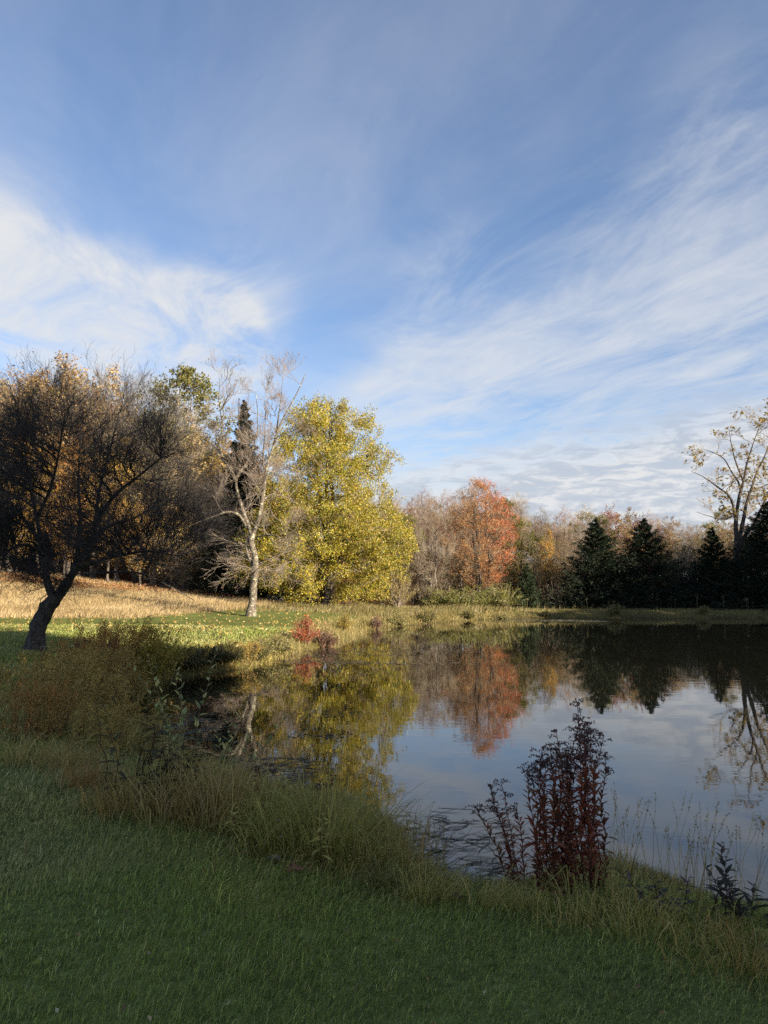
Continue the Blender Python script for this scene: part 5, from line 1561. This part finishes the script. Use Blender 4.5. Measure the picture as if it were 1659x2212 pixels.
# white asters
def aster(px, py, H, label, seed):
    rng = np.random.default_rng(seed); loc = zpx(px, py)
    root = empty('aster_flower', loc); tag(root, label, 'flower', 'white asters at the lawn edge')
    P = stem_line(rng, H, (.1, -.1), 7)
    Buf().add(*tubes(P[None], np.full((1, 7), .0016), 4)).build('stem', M['stem_green'], root)
    a = np.arange(14) * 2 * np.pi / 14
    d = np.column_stack([np.cos(a), np.sin(a) * .8 - .3, .25 + .5 * np.sin(a)])
    V, F, c = lance(np.repeat(P[-1:], 14, 0), d, np.array([[0, -.6, 1.]]), .017, .0055, .1, np.repeat(np.array([[.62, .60, .72]]), 14, 0))
    Buf().add(V, F, 0, c).build('petals', M['plant'], root)
    V, F, c = leaf_mesh(rng, P[-1] + rng.normal(0, .002, (30, 3)) + np.array([0, -.003, .003]), .005, jitter_col(rng, 30, [(.45, .32, .04)]), .8)
    Buf().add(V, F, 0, c).build('disc', M['plant'], root, kind='stuff')
    m = 9; t = np.linspace(.1, .85, m); az = np.arange(m) * 2.4
    d = np.column_stack([np.cos(az), np.sin(az), .5 + 0 * az])
    V, F, c = lance(on_line(P, t), d, np.array([[0, 0, 1.]]), .04, .009, .3, jitter_col(rng, m, [(.05, .08, .03)]))
    Buf().add(V, F, 0, c).build('leaves', M['plant'], root, kind='stuff')


aster(592, 1835, .24, 'small white aster in bloom, the upper of the two', 501)
aster(603, 1850, .17, 'small white aster in bloom, the lower of the two', 502)


# single fallen leaves on the near lawn
def fallen_leaf(px, py, size, cols, label, seed, name='fallen_leaf'):
    rng = np.random.default_rng(seed); loc = zpx(px, py)
    n = 20; a = np.arange(n) * 2 * np.pi / n
    lob = np.array([1, .62, .78, .5, .95, .55, .8, .42, .6, .5, .18, .5, .6, .42, .8, .55, .95, .5, .78, .62])
    r = size * .5 * lob * rng.uniform(.9, 1.1, n)
    x, y = r * np.cos(a), r * np.sin(a)
    z = .35 * (x * x) / size * 1.6 + .25 * y * np.sin(3 * a) * .5 + rng.normal(0, .03 * size, n)
    V = np.vstack([[0, 0, 0], np.column_stack([x, y, z])])
    F = np.array([[0, i + 1, (i + 1) % n + 1] for i in range(n)])
    c = jitter_col(rng, len(V), cols, None, .18)
    b = Buf().add(V, F, 0, c)
    o = b.build(name, M['plant'], smooth=False)
    st = Buf().add(*tubes(np.array([[[-size * .08, 0, 0], [-size * .35, 0, .01], [-size * .6, .01, .02]]]), np.full((1, 3), .0015), 4), 0, np.array(cols[0]))
    st.build('leaf_stalk', M['plant'], o)
    o.location = loc + np.array([0, 0, .055]); o.rotation_euler = (rng.uniform(-.35, .1), rng.uniform(-.3, .3), rng.uniform(0, 6.28))
    tag(o, label, 'leaf')


FR = [(.20, .065, .04), (.15, .05, .035), (.25, .10, .06)]
fallen_leaf(637, 1897, .145, FR, 'curled red brown fallen leaf on the lawn left of the yellow sprout', 511)
fallen_leaf(692, 1874, .12, [(.16, .03, .025), (.12, .03, .025)], 'dark red fallen leaf at the edge of the rough grass', 512)
fallen_leaf(993, 1958, .11, [(.14, .05, .03), (.10, .04, .025)], 'brown red fallen leaf below the floating reeds', 513)
fallen_leaf(1205, 1952, .12, FR, 'rust fallen leaf caught in the grass under the tall goldenrod', 514)
fallen_leaf(1652, 2040, .12, [(.34, .30, .06), (.28, .27, .05)], 'yellow green fallen leaf at the right picture edge', 515)
fallen_leaf(592, 1872, .14, [(.30, .24, .17), (.24, .18, .12)], 'pale tan fallen leaf under the white asters', 516)


def far_weeds():
    # weedy clumps and dry seed stems on the far bank
    spec = gen_bush(88, .55, .75, [(.22, .21, .06), (.30, .25, .08), (.15, .17, .045)], .07, 1100, twig='stem_tan')
    w0 = None
    for px, py, e, s_, lb in ((1012, 1341, .9, 1.1, 'weedy green clump on the far bank below the orange red maple'), (1090, 1337, .7, .8, 'small weedy clump on the far bank right of the orange red maple'),
                              (1330, 1335.5, .8, 1.2, 'broad weedy clump on the far bank below the first dark spruce'), (1180, 1335.5, 1.0, .7, 'low weedy clump on the far bank under the bare wood'),
                              (920, 1348, .9, 1.3, 'olive weedy clump on the bank below the bare grey maple'), (860, 1354, .9, 1.2, 'golden weedy clump on the bank below the willow shrub'),
                              (1520, 1335.5, .9, .9, 'dull weedy clump on the far bank below the third spruce'), (700, 1398, .8, .9, 'golden weedy clump on the cove bank right of the fiery bush'),
                              (600, 1424, .8, 1.0, 'straw coloured weedy clump on the cove bank left of the fiery bush'), (560, 1437, .8, 1.0, 'straw coloured weedy clump where the sun first reaches the cove')):
        pos = beyond(px, py, e)
        if w0 is None: o = w0 = plant_bush(spec, 'weed_clump', pos, lb, 'plant')
        else: o = copy_tree(w0); o.location = pos; o['label'] = lb
        o.scale = (s_ * 1.5, s_, s_); o.rotation_euler.z = px * .3
    rng = np.random.default_rng(107); b = Buf()
    for k in range(34):
        px = rng.uniform(1080, 1640); g = beyond(px, 1335.5, rng.uniform(1.5, 5)); H = rng.uniform(.6, 1.15)
        P = stem_line(rng, H, (rng.normal(0, .06), 0), 5, .01) + g; c = jitter_col(rng, 1, [(.16, .14, .07), (.20, .17, .09), (.12, .10, .05)])[0]
        b.add(*tubes(P[None], np.full((1, 5), .007), 3), 0, c)
        V, F, cc = leaf_mesh(rng, P[-1] + rng.normal(0, .04, (6, 3)), .10, np.repeat(c[None], 6, 0), .5, -.8); b.add(V, F, 0, cc)
    tag(b.build('seed_stems', M['plant'], smooth=False, kind='stuff'), 'dry seed stems standing along the far bank in front of the spruces', 'plants')


far_weeds()


def lawn_bits():
    rng = np.random.default_rng(106)
    x, y = scatter_view(rng, 420, 2.4, 14)
    k = (sdist(x, y) > bank_width(x, y) * .7); x, y = x[k], y[k]; n = len(x)
    V, F, c = leaf_mesh(rng, np.column_stack([x, y, ground(x, y) + rng.uniform(.02, .05, n)]), .022, jitter_col(rng, n, [(.40, .30, .15), (.30, .16, .07), (.45, .38, .22), (.22, .10, .06)]), .6, 0)
    tag(Buf().add(V, F, 0, c).build('leaf_scraps', M['leaf'], smooth=False, kind='stuff'), 'small dry leaf scraps scattered over the near lawn', 'leaves')


lawn_bits()
